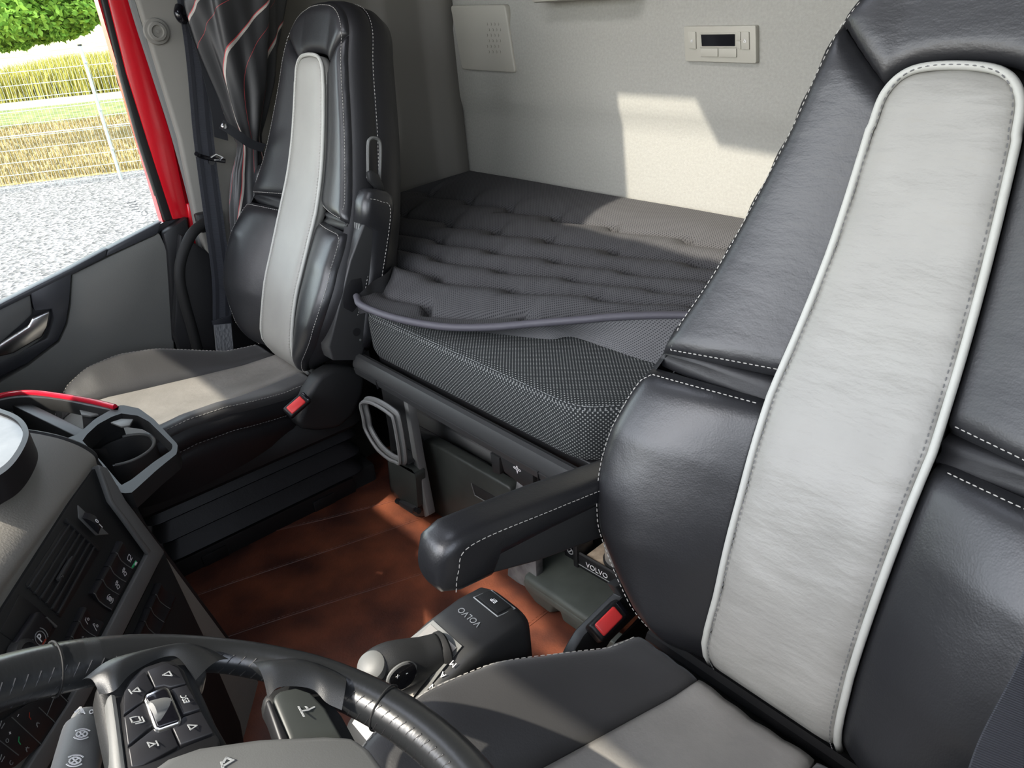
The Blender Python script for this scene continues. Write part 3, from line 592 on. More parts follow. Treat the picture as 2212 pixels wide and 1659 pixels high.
aa = unit(pb-pa); nn_ = A(-.7, .25, .6); nn_ = unit(nn_ - aa*np.dot(nn_, aa)); buckle(bk, (pa+pb)/2, aa, unit(np.cross(nn_, aa)), nn_, .95)
obj('belt_guide_slot', tube(cr([at(x, y, 'x', .475) for x, y in ((795, 385), (795, 315), (800, 300), (810, 298), (820, 306), (822, 330), (820, 390))]), .0035, 6), M['plastic_mid'], pas)
obj('recline_lever', slab([at(x, y, 'x', .462) for x, y in ((797, 372), (806, 368), (820, 378), (830, 400), (834, 424), (822, 424), (812, 405), (800, 392))], A(.016, 0, 0), .004), M['plastic'], pas)
# driver seat: bracket with the buckle
br = [at(x, y, 'x', -.425) for x, y in ((1400, 1232), (1415, 1255), (1420, 1285), (1320, 1385), (1285, 1440), (1225, 1440), (1245, 1400), (1262, 1372), (1345, 1290), (1330, 1268))]
obj('buckle_bracket', slab(br, A(.02, 0, -.004), .003), M['plastic_sat'], drv)
obj('frame_plate', slab([at(x, y, 'x', -.435) for x, y in ((1300, 1440), (1330, 1385), (1425, 1285), (1500, 1330), (1560, 1400), (1500, 1450))], A(-.004, 0, 0)), M['plastic_black'], drv)
db = thing('seat_belt_buckle', 'black buckle with a large red button between driver seat and storage box', 'belt buckle', at(1312, 1340, 'x', -.43))
pa, pb = at(1285, 1368, 'x', -.438), at(1338, 1315, 'x', -.438); aa = unit(pb-pa); nn_ = unit(A(-.62, .2, .7)); nn_ = unit(nn_ - aa*np.dot(nn_, aa)); buckle(db, (pa+pb)/2, aa, unit(np.cross(nn_, aa)), nn_, 1.0)
# dark frame parts in the gap behind the driver cushion
obj('seat_frame', merge(tube([A(-.95, .90, .44), A(-.5, .90, .44)], .012, 8), box(-.93, -.50, .84, .95, .36, .40, .006)), M['plastic_black'], drv)
obj('seat_frame', box(.52, .89, .78, .88, .36, .40, .006), M['plastic_black'], pas)
# driver seat belt coming down at the right edge
dbt = thing('seat_belt', 'grey ribbed seat belt at the right edge crossing the driver seat', 'seat belt', at(2150, 1640, 'x', -.95))
dpt = lambda x, y, d: CAM + ray(x, y)/FPX*d
dP = cr([dpt(2340, 1230, .58), dpt(2250, 1450, .57), dpt(2165, 1620, .56), dpt(2120, 1760, .55)])
obj('webbing', ribbon(dP, unit(R_ + .40*(-U_)), .036, .002), M['belt'], dbt)
# ------------------------------------------------------------------ bunk
def plan(x0, x1, yb, yf, ym, cx0, cx1, ins=0.):   # bunk outline from above: wide in the middle, narrower behind the seats
    return [A(x0+ins, yb+ins), A(x1-ins, yb+ins), A(x1-ins, ym-ins), A(cx1-ins*.4+.10, ym-ins), A(cx1-ins, yf-ins), A(cx0+ins, yf-ins), A(cx0+ins*.4-.10, ym-ins), A(x0+ins, ym-ins)]
def rnd(P, r=.035, n=6):
    m = len(P); out = []
    for i in range(m):
        a, b, c = P[i-1], P[i], P[(i+1) % m]; p0, p1 = b + unit(a-b)*r, b + unit(c-b)*r
        for t in np.linspace(0, 1, n): out.append((1-t)**2*p0 + 2*t*(1-t)*b + t*t*p1)
    return np.array(out)
MX0, MX1 = -.255, .405                              # corners of the wide part
PB = plan(-1.04, 1.0, .02, .785, .66, MX0, MX1)
mt = thing('mattress', 'bunk mattress in black cloth with light dots', 'mattress', (.05, .4, .55))
rings = []
for z, ins in ((.555, .012), (.560, .004), (.575, 0), (.640, 0), (.650, .003), (.657, .010), (.661, .022)):
    rings.append(np.c_[rnd(plan(-1.04, 1.0, .02, .785, .66, MX0, MX1, ins), .04), np.full(48, z)])
S = loft(rings); n0 = 48
d = np.r_[0, np.cumsum(np.linalg.norm(np.diff(rings[2][:, :2], axis=0), axis=1))]
obj('mattress_side', (loft(rings[:6], False)[0], loft(rings[:6], False)[1], [(d[i], rings[k][i][2]) for k in range(6) for i in range(48)]), M['mattress'], mt)
top = rings[5:]; S = loft(top, False); Fc = list(S[1]) + [[48+i for i in range(48)]]
obj('mattress_top', (S[0], Fc, [(p[0], p[1]) for p in S[0]]), M['mattress'], mt)
for z, ins in ((.6525, .003), (.6565, .008)):
    q = np.c_[rnd(plan(-1.04, 1.0, .02, .785, .66, MX0, MX1, ins), .04), np.full(48, z)][12:40]
    obj('stitching', stitches(q + A(0, .0005, .0008), .005, .004, .0006), M['dim'], mt)
# quilted topper: a height field with scalloped seams, front hem lifted over the mattress
hem = [(770, 640, .705), (782, 660, .700), (850, 686, .694), (950, 705, .690), (1050, 707, .693), (1150, 699, .702), (1250, 691, .712), (1350, 683, .720), (1480, 681, .725), (1640, 690, .725)]
HP = cr([at(x, y, 'z', z) for x, y, z in hem], 10)
TL = cr([A(.985, .022, .752), A(.985, .25, .742), A(.93, .45, .735), at(848, 560, 'z', .73), at(800, 612, 'z', .722), HP[0]], 10)
lo_, hi_ = HP[-1], HP[0]
nu, nv = 240, 200
Q = coons([A(-.95, .022), A(.985, .022)], np.array([[p[0], p[1]] for p in HP[::-1]]) if HP[0][0] > HP[-1][0] else HP[:, :2], [A(-.95, .022), HP[-1][:2]], TL[:, :2], nu, nv)
hemz = resamp(HP[::-1], nu)[:, 2]
V = []; U = []
seams = [.16, .315, .47, .625, .78, .925]
for j in range(nv):
    t = j/(nv-1)
    for i in range(nu):
        x, y = Q[j, i]; s = i/(nu-1)
        z = .752*(1-t) + .728*t - .010*math.sin(t*PI)
        z = z*(1-ss((t-.86)/.14)) + hemz[i]*ss((t-.86)/.14)
        dep = 1.; b = 0
        for k, tk in enumerate(seams):
            ph = -x/.19 + .43*k + .12*math.sin(5*x+k); f_ = ph % 1.; sc = .026*((f_-.5) if f_ < .80 else .30 - .80*ss((f_-.80)/.20))
            dq = (t - tk)*.72 + sc
            pin = .45 + .75*math.exp(-((f_-.88)/.13)**2)
            b += -.030*pin*math.exp(-(dq/.0075)**2) - .021*math.exp(-(dq/.036)**2)
        z += b*(.35 + .65*min(1, (1-t)*9 + .05)) + .002*math.sin(11*x+3*y)*math.sin(13*y)
        V.append((x, y, z)); U.append((x, y))
Fc = [[j*nu+i, j*nu+i+1, (j+1)*nu+i+1, (j+1)*nu+i] for j in range(nv-1) for i in range(nu-1)]
tp = thing('mattress_topper', 'grey quilted mesh topper lying rumpled on the mattress', 'mattress topper', (.05, .4, .66))
obj('quilted_top', (V, Fc, U), M['topper'], tp, ang=180)
# underside of the lifted hem, reaching back to the mattress
con = [(800, 672), (850, 690), (930, 703), (1080, 722), (1190, 733), (1232, 727), (1300, 748), (1370, 772), (1440, 792), (1640, 850)]
CPn = cr([at(x, y, 'z', .6625) for x, y in con], 10)
a_, b_ = resamp(HP, 90), resamp(CPn, 90)
def und(s, t):
    i = s*89; k = min(int(i), 88); q = i-k; p0 = a_[k]*(1-q) + a_[k+1]*q; p1 = b_[k]*(1-q) + b_[k+1]*q
    return p0*(1-t) + p1*t + A(0, -.010, -.004)*math.sin(PI*t)
obj('underside', gridf(und, np.linspace(0, 1, 120), np.linspace(.0, 1, 12), lambda s, t: (s*.9, t*.12)), M['topper_under'], tp, ang=180)
obj('hem_piping', tube(HP, .0075, 10), M['satin'], tp, ang=180)
lf = TL; bl = TL.copy(); bl[:, 2] = .664
obj('left_side', gridf(lambda s, t: np.array([np.interp(s, np.linspace(0, 1, len(lf)), lf[:, k]*(1-t)+bl[:, k]*t) for k in range(3)]) + A(.006*math.sin(PI*t), 0, 0), np.linspace(0, 1, 60), np.linspace(0, 1, 5)), M['topper'], tp, ang=180)
# bunk frame: front rail
bf = thing('bunk_frame', 'long black front rail carrying the mattress', 'bunk rail', (.05, .8, .49))
prof = [(.795, .552), (.802, .560), (.811, .557), (.820, .540), (.820, .5315), (.817, .5305), (.817, .5285), (.820, .5275), (.817, .513), (.806, .506), (.790, .508), (.788, .552)]
obj('rail', loft([np.array([A(x, y, z) for y, z in prof]) for x in (-.42, -.2, .1, .43)]), M['plastic_sat'], bf, ang=30)
obj('bunk_board', slab([A(*p, .515) for p in plan(-1.04, 1.0, .02, .765, .655, MX0, MX1)], A(0, 0, .036), .003), M['plastic_black'], bf)
obj('rail_end', slab([A(.43, y, z) for y, z in prof], A(.012, -.02, 0), .002), M['plastic_sat'], bf)
for x in (.335, -.185): obj('joint', box(x-.0008, x+.0008, .816, .8206, .508, .529), M['plastic_black'], bf, smooth=False)
bc = thing('cross_member', 'dark panel standing under the bunk rail between drawer and storage box', 'panel', (0, .77, .15))
obj('panel', slab([at(x, y, 'y', .765) for x, y in ((1120, 1010), (1150, 1040), (1160, 1280), (1095, 1250), (1103, 1115))], A(0, -.02, 0), .003), M['dust'], bc)
obj('latch_plate', slab([at(x, y, 'y', .800) for x, y in ((1078, 980), (1150, 1018), (1152, 1050), (1130, 1052), (1088, 1020))], A(0, -.02, 0), .003), M['plastic'], bc)
icon('latch_symbol', [[(0, .5), (.12, .58), (.88, .58), (1, .5), (.88, .42), (.12, .42), (0, .5)], [(.42, .68), (.5, .95), (.58, .68)], [(.42, .32), (.5, .05), (.58, .32)]], at(1117, 1013, 'y', .8004), A(-1, 0, 0), A(0, 0, 1), .020, M['white'], bc, .05)
obj('bracket', slab([at(x, y, 'y', .770) for x, y in ((1058, 978), (1078, 990), (1080, 1026), (1064, 1020))], A(0, -.02, 0), .002), M['plastic'], bc)
# underbunk drawer with dusty ledge
dr = thing('storage_locker', 'dark storage locker with a black handle recess under the bunk', 'locker', (.27, .70, .15))
fy = .745
q = lambda x, y, v=fy: at(x, y, 'y', v)
obj('drawer_front', slab([q(912, 952), q(935, 958), q(1098, 1052), q(1103, 1062), q(1098, 1130), A(q(1085, 1180)[0], fy, FZ+.002), A(q(925, 1125)[0], fy, FZ+.002), q(915, 1090)], A(0, -.03, 0), .006, 3), M['greenish'], dr)
obj('dusty_ledge', slab([at(892, 912, 'y', .668), at(1097, 1022, 'y', .668), at(1104, 1056, 'y', .742), at(918, 953, 'y', .742)], A(0, 0, -.01), .002), M['dust'], dr, label='dusty top ledge')
obj('upper_panel', slab([q(885, 880, .665), q(1060, 978, .665), q(1064, 1006, .665), q(893, 914, .665)], A(0, -.02, 0), .004), M['plastic_mid'], dr)
h_ = obj('handle_recess', slab([q(1018, 1044, fy+.0015), q(1098, 1090, fy+.0015), q(1101, 1114, fy+.0015), q(1026, 1070, fy+.0015)], A(0, -.004, 0), .001), M['rubber'], dr)
obj('recess_lip', tube([q(1018, 1044, fy+.002), q(1026, 1070, fy+.002), q(1101, 1114, fy+.002)], .0012, 6), M['plastic_mid'], h_)
# side locker behind, so no hole is seen
lk = thing('under_bunk_panel', 'black back panel of the space below the bunk', 'panel', (0, .3, 0))
obj('panel_board', merge(box(-1.05, 1.02, .42, .46, 0, .512), box(.52, 1.03, .46, .62, 0, .50)), M['plastic_black'], lk)
# folding bottle holder on an upright bracket
bh = thing('bottle_holder', 'folding grey bottle holder on an upright bracket at the passenger end of the bunk', 'bottle holder', at(900, 1110, 'z', FZ))
q = lambda x, y, v=.79: at(x, y, 'y', v)
obj('back_plate', slab([q(822, 838, .785), q(880, 866, .785), q(885, 905, .785), q(912, 1030, .785), q(925, 1115, .785), q(895, 1118, .785), q(868, 1085, .785), q(845, 1000, .785), q(838, 930, .785)], A(0, -.014, 0), .004), M['plastic'], bh)
obj('side_rib', slab([q(871, 866, .80), q(880, 870, .80), q(901, 990, .80), q(926, 1114, .80), q(917, 1118, .80), q(893, 1000, .80)], A(0, -.02, 0), .002), M['plastic_mid'], bh)
loop = [q(x, y, .835) for x, y in ((790, 868), (812, 866), (850, 888), (862, 908), (874, 990), (862, 992), (846, 984), (822, 962), (800, 925), (795, 900))]
lp = cr(loop, 6, True)
obj('ring', tube(lp, .0085, 8, True, flat=.7), M['plastic_mid'], bh)
obj('ring_rim', tube(cr([p + A(0, .012, 0) for p in loop], 6, True), .004, 6, True), M['trim'], bh)
obj('arm_plate', slab([q(845, 975, .82), q(872, 990, .82), q(882, 1005, .82), q(850, 990, .82)], A(0, -.03, 0), .003), M['plastic'], bh)
pd = obj('folded_pad', slab(rq([(838, 990), (858, 994), (888, 1013), (897, 1025), (903, 1100), (868, 1083), (845, 1055)], .815, 5, .012), A(0, -.026, 0), .006, 3), M['greenish'], bh)
obj('pad_rim', slab(rq([(836, 988), (858, 990), (892, 1010), (901, 1022), (912, 1108), (870, 1092), (843, 1060)], .795, 5, .012), A(0, -.012, 0), .003), M['plastic_black'], bh)
obj('hinge', slab([q(860, 1082, .825), q(892, 1098, .825), q(890, 1112, .825), q(862, 1094, .825)], A(0, -.03, 0), .004), M['plastic_sat'], bh)
obj('hinge_pin', tube([q(858, 1082, .815), q(905, 1104, .815)], .007, 8), M['plastic_black'], bh)
# storage box (slide-out unit) below the bunk near the driver seat
sx = thing('storage_box', 'low dark green grey storage box with a rounded lid beside the red mat', 'storage box', at(1200, 1300, 'z', FZ))
zt = .205
q = lambda x, y: at(x, y, 'z', zt)
t0 = [q(1120, 1252), q(1150, 1225), q(1260, 1180), q(1420, 1290), q(1330, 1318), q(1268, 1352)]
t0 = [q(1128, 1243), q(1190, 1185), q(1245, 1165), q(1400, 1275), q(1330, 1310), q(1284, 1350)]
obj('lid', slab(t0, A(0, 0, -.03), .010, 4), M['lid'], sx)
fr = [t0[0] + A(.003, .004, -.012), t0[5] + A(-.02, .004, -.012), t0[5] + A(-.02, .004, -.055)]
a0, a1 = t0[0] + A(0, .001, -.010), t0[5] + A(-.05, .001, -.010); v = a1 - a0; dn = A(0, 0, -1)
cut = [a0, a1, a1 + dn*.036, a0 + v*.46 + dn*.036, a0 + v*.43 + dn*.018, a0 + v*.34 + dn*.018, a0 + v*.31 + dn*.040, a0 + v*.14 + dn*.040, a0 + v*.02 + dn*.02]
obj('front', slab(cut, A(-.02, -.03, 0), .004), M['lid'], sx)
# bottle tray with lettering and the steel flask standing in it
bt = thing('bottle_tray', 'black tray with white lettering and a worn light base behind the armrest', 'tray', at(1310, 1250, 'z', zt+.001))
q2 = lambda x, y, z=zt+.04: at(x, y, 'z', z)
tr = [at(1272, 1238, 'z', zt+.002), at(1345, 1281, 'z', zt+.002)]
vx = unit(tr[1]-tr[0]); vb = unit(A(vx[1], -vx[0], 0)); vb = vb if vb[1] < 0 else -vb
Lw = np.linalg.norm(tr[1]-tr[0]); o0 = tr[0] - vx*.03
def T3(a, b, c): return o0 + vx*a + vb*b + A(0, 0, c)
obj('front_wall', slab([T3(0, 0, 0), T3(.14, 0, 0), T3(.14, 0, .032), T3(0, 0, .032)], vb*.008, .002), M['plastic_black'], bt)
obj('base', slab([T3(.012, .006, .022), T3(.13, .006, .022), T3(.13, .10, .022), T3(.012, .10, .022)], A(0, 0, .006), .002), M['cork'], bt, label='worn light base')
obj('rim', tube([T3(0, .004, .034), T3(.10, .004, .034), T3(.125, .02, .034)], .003, 6), M['plastic_sat'], bt)
obj('side_post', slab([T3(-.008, -.004, 0), T3(.004, -.004, 0), T3(.004, -.004, .055), T3(-.008, -.004, .055)], vb*.05, .002), M['plastic_black'], bt)
obj('side_plate', slab([T3(-.04, .004, .005), T3(-.008, .004, .005), T3(-.008, .004, .045), T3(-.04, .004, .045)], vb*.01, .002), M['gloss'], bt)
obj('groove', slab([T3(0, -.001, .008), T3(.14, -.001, .008), T3(.14, -.001, .0095), T3(0, -.001, .0095)], vb*.001), M['dim'], bt)
text('lettering', 'VOLVO', .017, T3(.052, -.0008, .019), vx, A(0, 0, 1), M['white'], bt)
icon('emblem', [circ(.5, .5, .4), [(.35, .35), (.65, .65)]], T3(-.022, .0034, .026), vx, A(0, 0, 1), .018, M['dim'], bt, .14)
bot = thing('steel_flask', 'brushed steel flask standing on the tray behind the armrest', 'flask', T3(.068, .05, .0285))
bc_ = T3(.076, .050, .0285)
obj('body', lathe(bc_, A(0, 0, 1), [(.033, 0), (.035, .003), (.035, .12), (.030, .14), (.018, .15)], 36), M['steel'], bot)
obj('foot_ring', lathe(bc_, A(0, 0, 1), [(.0385, .0), (.0385, .003), (.035, .005), (.034, 0)], 36), M['rubber'], bot)
obj('cap', lathe(bc_ + A(0, 0, .15), A(0, 0, 1), [(.018, 0), (.019, .002), (.019, .03), (.015, .034)], 28), M['plastic_black'], bot)
# loose cable with a white end on the floor
cb = thing('cable', 'thin black cable with a white end lying behind the passenger seat base', 'cable', at(780, 1015, 'z', FZ))
cs = cr([at(715, 1000, 'z', FZ+.006), at(740, 1003, 'z', FZ+.010), at(770, 1011, 'z', FZ+.012)])
obj('wire', tube(cs, .003, 6), M['rubber'], cb); obj('white_end', tube([at(770, 1011, 'z', FZ+.012), at(796, 1017, 'z', FZ+.012)], .0045, 8), M['amber'], cb, label='white end')

# ------------------------------------------------------------------ gear selector at the driver seat's flank
gs = thing('gear_selector', 'black gear selector console with a metal gate beside the driver seat', 'gear selector', (-.40, 1.12, .40))
# spine runs forward and down; cross section is a rounded wedge
Gy = lambda s: A(0, 1.045 + s*.26, 0)
def gsec(y, zt_, w, h, xo=-.405):
    out = []
    for a_ in np.linspace(0, PI, 13): out.append(A(xo + w*math.copysign(abs(math.cos(a_))**.55, math.cos(a_)), y, zt_ - .026 + .026*abs(math.sin(a_))**.5))
    out += [A(xo - w*1.0, y, zt_-h), A(xo + w*1.0, y, zt_-h)]
    return np.array(out)
secs = [(1.068, .530, .034, .12), (1.072, .556, .041, .14), (1.085, .567, .044, .155), (1.12, .570, .045, .16), (1.17, .565, .045, .16), (1.20, .556, .0455, .15), (1.23, .542, .046, .14), (1.27, .518, .045, .12), (1.30, .494, .043, .09), (1.315, .478, .038, .06)]
obj('console', loft([gsec(*s) for s in secs]), M['plastic_sat'], gs, ang=50)
gz = lambda y: np.interp(y, [s[0] for s in secs], [s[1] for s in secs])
def GT(u, y, n=0.): return A(-.405 + u, y, gz(y) + n)
obj('gate_frame', slab([GT(-.030, 1.168, .0008), GT(.030, 1.168, .0008), GT(.034, 1.20, .001), GT(.034, 1.29, .001), GT(-.034, 1.29, .001), GT(-.034, 1.20, .001)][::1], A(0, 0, .0015)), M['plastic_mid'], gs)
def strip(u0, u1, y0, y1, n, m, name, k=8): return obj(name, gridf(lambda u, y: GT(u, y, n), np.linspace(u0, u1, 4), np.linspace(y0, y1, k)), m, gs, ang=180)
strip(-.027, .027, 1.174, 1.30, .0032, M['brushed'], 'gate_plate', 16)
for y in (1.198, 1.206): obj('gate_ridge', tube([GT(-.026, y, .004), GT(.026, y, .004)], .0018, 6), M['brushed'], gs)
obj('mode_button', slab([GT(-.022, 1.083, .0005), GT(.020, 1.083, .0005), GT(.020, 1.105, .0005), GT(-.022, 1.105, .0005)], A(0, 0, .0022), .0012), M['plastic'], gs)
obj('button_outline', tube(cr([GT(-.025, 1.080, .0005), GT(.023, 1.080, .0005), GT(.023, 1.108, .0005), GT(-.025, 1.108, .0005)], 1, True), .0009, 6, True), M['dim'], gs)
text('button_lettering', 'E/P', .0078, GT(-.001, 1.094, .0028), A(1, 0, 0), A(0, 1, -.03), M['white'], gs)
text('embossed_lettering', 'VOLVO', .0125, GT(0, 1.133, .0006), A(1, 0, 0), A(0, 1, 0), M['dim'], gs)
for ch, y in (('M', 1.188), ('A', 1.204), ('N', 1.220), ('R', 1.238)): text('gate_letter', ch, .0095, GT(-.0375, y, -.0005 - (y-1.188)*.02), A(.9, .1, .28), A(0, 1, -.35), M['white'], gs)
lv = obj('lever_shaft', tube([A(-.405, 1.262, .50), A(-.405, 1.245, .545), A(-.407, 1.235, .570)], .011, 12), M['plastic_black'], gs)
def ksec(c, a, w, h, n=20):
    a = unit(a); x = A(1, 0, 0); x = unit(x - a*np.dot(x, a)); b = np.cross(a, x); t = np.linspace(0, 2*PI, n, endpoint=False)
    return np.array([c + x*w*math.cos(q) + b*h*math.sin(q) for q in t])
k0 = at(948, 1408, 'x', -.415); k1 = at(905, 1425, 'x', -.41); k2 = at(855, 1438, 'x', -.405); k3 = at(822, 1452, 'x', -.40); k4 = at(803, 1466, 'x', -.40)
kp_ = cr([k0, k1, k2, k3, k4 + A(0, .010, -.010)], 8); kt = np.linspace(0, 1, len(kp_))
kr = np.interp(kt, [0, .08, .3, .55, .75, .88, .95, 1], [.0245, .026, .029, .032, .0315, .026, .018, .003])
kb = obj('knob', tube(kp_, kr, 24, flat=.80), M['plastic'], gs, ang=180)
obj('knob_collar', lathe(k0 - unit(k1-k0)*.004, k1-k0, [(.020, -.006), (.0235, -.003), (.0235, .003), (.021, .006)], 24), M['rubber'], kb)
nk = unit(A(-.22, .42, .88)); cb_ = k3 + nk*.0295
obj('lock_button', lathe(cb_, nk, [(.0175, -.010), (.0165, .0), (.013, .003), (.007, .0048), (.001, .0052)], 28), M['plastic_mid'], kb)
obj('rocker', disc(at(868, 1458, 'x', -.4275), A(-1, .1, .1), .0175, .003, 24, .0008), M['gloss'], kb)
obj('rocker_ring', tube([at(868, 1458, 'x', -.4285) + .0185*(math.cos(t)*unit(A(0, 1, .35)) + .8*math.sin(t)*unit(A(0, -.35, 1))) for t in np.linspace(0, 2*PI, 28, endpoint=False)], .0022, 6, True), M['plastic_mid'], kb)
c = at(868, 1458, 'x', -.4312); text('plus_minus', '+   -', .010, c, A(0, -1, -.3), A(0, -.3, 1), M['white'], kb)
# ------------------------------------------------------------------ steering wheel
sw_ = thing('steering_wheel', 'black leather steering wheel with thumb switches in front of the driver seat', 'steering wheel', (-.665, 1.52, .60))
WT = math.radians(26); WC = A(-.668, 1.520, .823); WX = A(1, 0, 0); WY = A(0, math.cos(WT), math.sin(WT)); WN = A(0, -math.sin(WT), math.cos(WT)); WR = .213
def W_(r, deg, n=0.): a = math.radians(deg); return WC + r*(math.cos(a)*WX + math.sin(a)*WY) + WN*n
def wp(px, py, n=0.): return atp(px, py, WC + WN*n, WN)
RIMR = lambda d: np.interp(((d+180) % 360)-180, [-180, -75, -62, -50, -40, -28, -18, -8, 4, 30, 180], [.0185, .0185, .0180, .0175, .0150, .0140, .0155, .0175, .0190, .0195, .0185])
a = np.linspace(0, 2*PI, 120, endpoint=False); ring = []
V = []; m_ = 16
for q in a:
    rad = math.cos(q)*WX + math.sin(q)*WY
    for p in np.linspace(0, 2*PI, m_, endpoint=False):
        r0_ = RIMR(math.degrees(q)); rr_ = r0_ + .0012*math.cos(2*p); V.append(WC + rad*(.2335 - r0_ + rr_*math.cos(p)) + WN*rr_*1.05*math.sin(p))
Fc = [[i*m_+j, i*m_+(j+1) % m_, ((i+1) % 120)*m_+(j+1) % m_, ((i+1) % 120)*m_+j] for i in range(120) for j in range(m_)]
U = [(q*WR, p*.0028) for q in a for p in range(m_)]
M['rim'] = mat('steering wheel leather', (.013, .014, .015), .30, .55, coat=.15, bump=[('voro', 420, .18, .0004), ('noise', 60, .1, .001)])
obj('rim', (V, Fc, U), M['rim'], sw_, ang=180)
S = []
for dg in np.arange(0, 360, 2.5): r0_ = RIMR(dg); cR = .2335 - r0_; S.append(tube([W_(cR - (r0_+.0006)*math.cos(t), dg + .9*s, (r0_+.0006)*1.05*math.sin(t)) for s, t in ((-1, .65), (0, .3), (1, -.1), (2, -.5))], .0006, 5))
obj('rim_lacing', merge(*S), M['leather_side'], sw_)
for dg in np.degrees([math.atan2(np.dot(wp(*p)-WC, WY), np.dot(wp(*p)-WC, WX)) for p in ((118, 1450), (828, 1530))]):
    P = [WC + (math.cos(math.radians(dg))*WX + math.sin(math.radians(dg))*WY)*(.2335 - RIMR(dg) + (RIMR(dg)+.0012)*math.cos(p)) + WN*(RIMR(dg)*1.05+.0006)*math.sin(p) for p in np.linspace(-1.2, PI+1.2, 24)]
    obj('rim_seam', tube(P, .0009, 6), M['rubber'], sw_)
# spokes and switch pods (slightly dished below the rim)
HB = -.030
TL_ = lambda y: .022 - .040*np.clip((y-1424)/226, -.2, 1.1)
def wslab(name, pts, n, t, m, bev=.002, parent=None, seg=2, tilt=True): return obj(name, slab([wp(x, y, n - HB - .010 + TL_(y) - .002 if tilt else n) for x, y in pts], -WN*t, bev, seg), m, parent or sw_)
wslab('spoke', [(205, 1475), (250, 1440), (340, 1412), (420, 1405), (455, 1450), (430, 1470), (470, 1560), (540, 1680), (300, 1720), (250, 1690), (222, 1560)], HB+.006, .022, M['plastic'], .006, None, 3)
wslab('spoke_edge', [(228, 1500), (252, 1490), (262, 1560), (280, 1700), (248, 1700), (238, 1590)], HB+.009, .02, M['plastic_mid'], .004)
def web(o, i_):
    o, i_ = resamp(cr([wp(x, y, n) for x, y, n in o], 6), 40), resamp(cr([wp(x, y, n) for x, y, n in i_], 6), 40)
    return obj('spoke_web', gridf(lambda s, t: (lambda k: o[k]*(1-t) + i_[k]*t + WN*.006*math.sin(PI*t))(int(round(s*39))), np.linspace(0, 1, 40), np.linspace(0, 1, 10)), M['rim'], sw_, ang=180)
web([(178, 1468, .009), (240, 1424, .0195), (330, 1402, .0195), (430, 1395, .018), (495, 1424, .010)], [(214, 1500, .004), (248, 1492, .010), (285, 1454, .016), (345, 1422, .019), (385, 1421, .019), (422, 1470, .010)])
web([(545, 1430, .012), (640, 1422, .019), (700, 1440, .019), (748, 1464, .017)], [(578, 1508, .004), (605, 1484, .011), (672, 1488, .011), (705, 1518, .006), (738, 1534, .004)])
pod = wslab('switch_pod', [(262, 1510), (275, 1470), (305, 1440), (350, 1425), (375, 1424), (400, 1445), (440, 1540), (480, 1600), (470, 1625), (380, 1660), (280, 1690), (268, 1600)], HB+.010, .012, M['plastic_black'], .003)
B = lambda pts: [(x/3.568, y/3.568 + 1194) for x, y in pts]
for nm, pts in (('previous', [(958, 1070), (1010, 990), (1118, 912), (1186, 1038), (1120, 1090), (1106, 1135), (955, 1240)]), ('next', [(1135, 905), (1290, 845), (1375, 885), (1436, 1003), (1312, 1034), (1265, 1020), (1195, 1035)]), ('escape', [(1318, 1050), (1440, 1015), (1545, 1200), (1412, 1240)]),
                ('up', [(1414, 1262), (1552, 1220), (1645, 1385), (1392, 1478), (1328, 1340), (1385, 1300)]), ('pages', [(958, 1262), (1108, 1150), (1178, 1325), (987, 1482)]), ('down', [(990, 1505), (1188, 1350), (1318, 1350), (1374, 1488), (1100, 1635), (1015, 1650)])):
    wslab('switch_button', B(pts), HB+.0118, .004, M['switch'], .0008, pod)
bz = wslab('scroll_bezel', B([(1120, 1090), (1265, 1025), (1305, 1045), (1405, 1280), (1385, 1310), (1225, 1362), (1195, 1345), (1115, 1130)]), HB+.0135, .006, M['chrome'], .0015, pod)
wslab('scroll_well', B([(1138, 1100), (1262, 1046), (1292, 1060), (1385, 1275), (1372, 1292), (1232, 1340), (1212, 1325), (1132, 1125)]), HB+.0142, .004, M['gloss'], .0008, pod)
w0 = wp(*B([(1205, 1120)])[0], TL_(1508)+.001); w1_ = wp(*B([(1290, 1270)])[0], TL_(1550)+.001); wv = unit(w1_-w0); wc_ = np.cross(WN, wv)
obj('scroll_wheel', loft([np.array([w0*(1-s) + w1_*s + wc_*c_*.0095 + WN*(.0045*math.sin(PI*max(min(s, 1), 0))*h_) for c_, h_ in ((-1, .2), (-.8, 1), (.8, 1), (1, .2))]) for s in np.linspace(0, 1, 12)]), M['plastic_mid'], pod)
wi = lambda p: wp(*B([p])[0], TL_(B([p])[0][1])+.0009)
ux = WX; uy = WY
tri = [(.15, .1), (.85, .5), (.15, .9), (.15, .1)]
for p, ln in (((1285, 938), [[(.2, .2), (.8, .2), (.5, .8), (.2, .2)]]), ((1048, 1062), [[(.25, .25), (.8, .3), (.45, .75), (.25, .25)], [(.2, .9), (.75, .95)]]), ((1488, 1340), [[(.2, .8), (.8, .8), (.5, .2), (.2, .8)]]), ((1168, 1478), [[(.25, .7), (.8, .7), (.45, .25), (.25, .7)], [(.2, .1), (.75, .1)]]), ((1058, 1290), [[(.3, .3), (.9, .3), (.9, .9), (.3, .9), (.3, .3)], [(.1, .7), (.1, .1), (.7, .1)]])):
    icon('symbol', ln, wi(p), ux, uy, .0095, M['dim'], pod, .09)
text('button_lettering', 'ESC', .0062, wi((1428, 1125)), WX, WY, M['dim'], pod)
wslab('spoke', [(565, 1495), (640, 1465), (700, 1490), (742, 1540), (775, 1600), (785, 1640), (640, 1640)], HB+.002, .02, M['plastic'], .006)
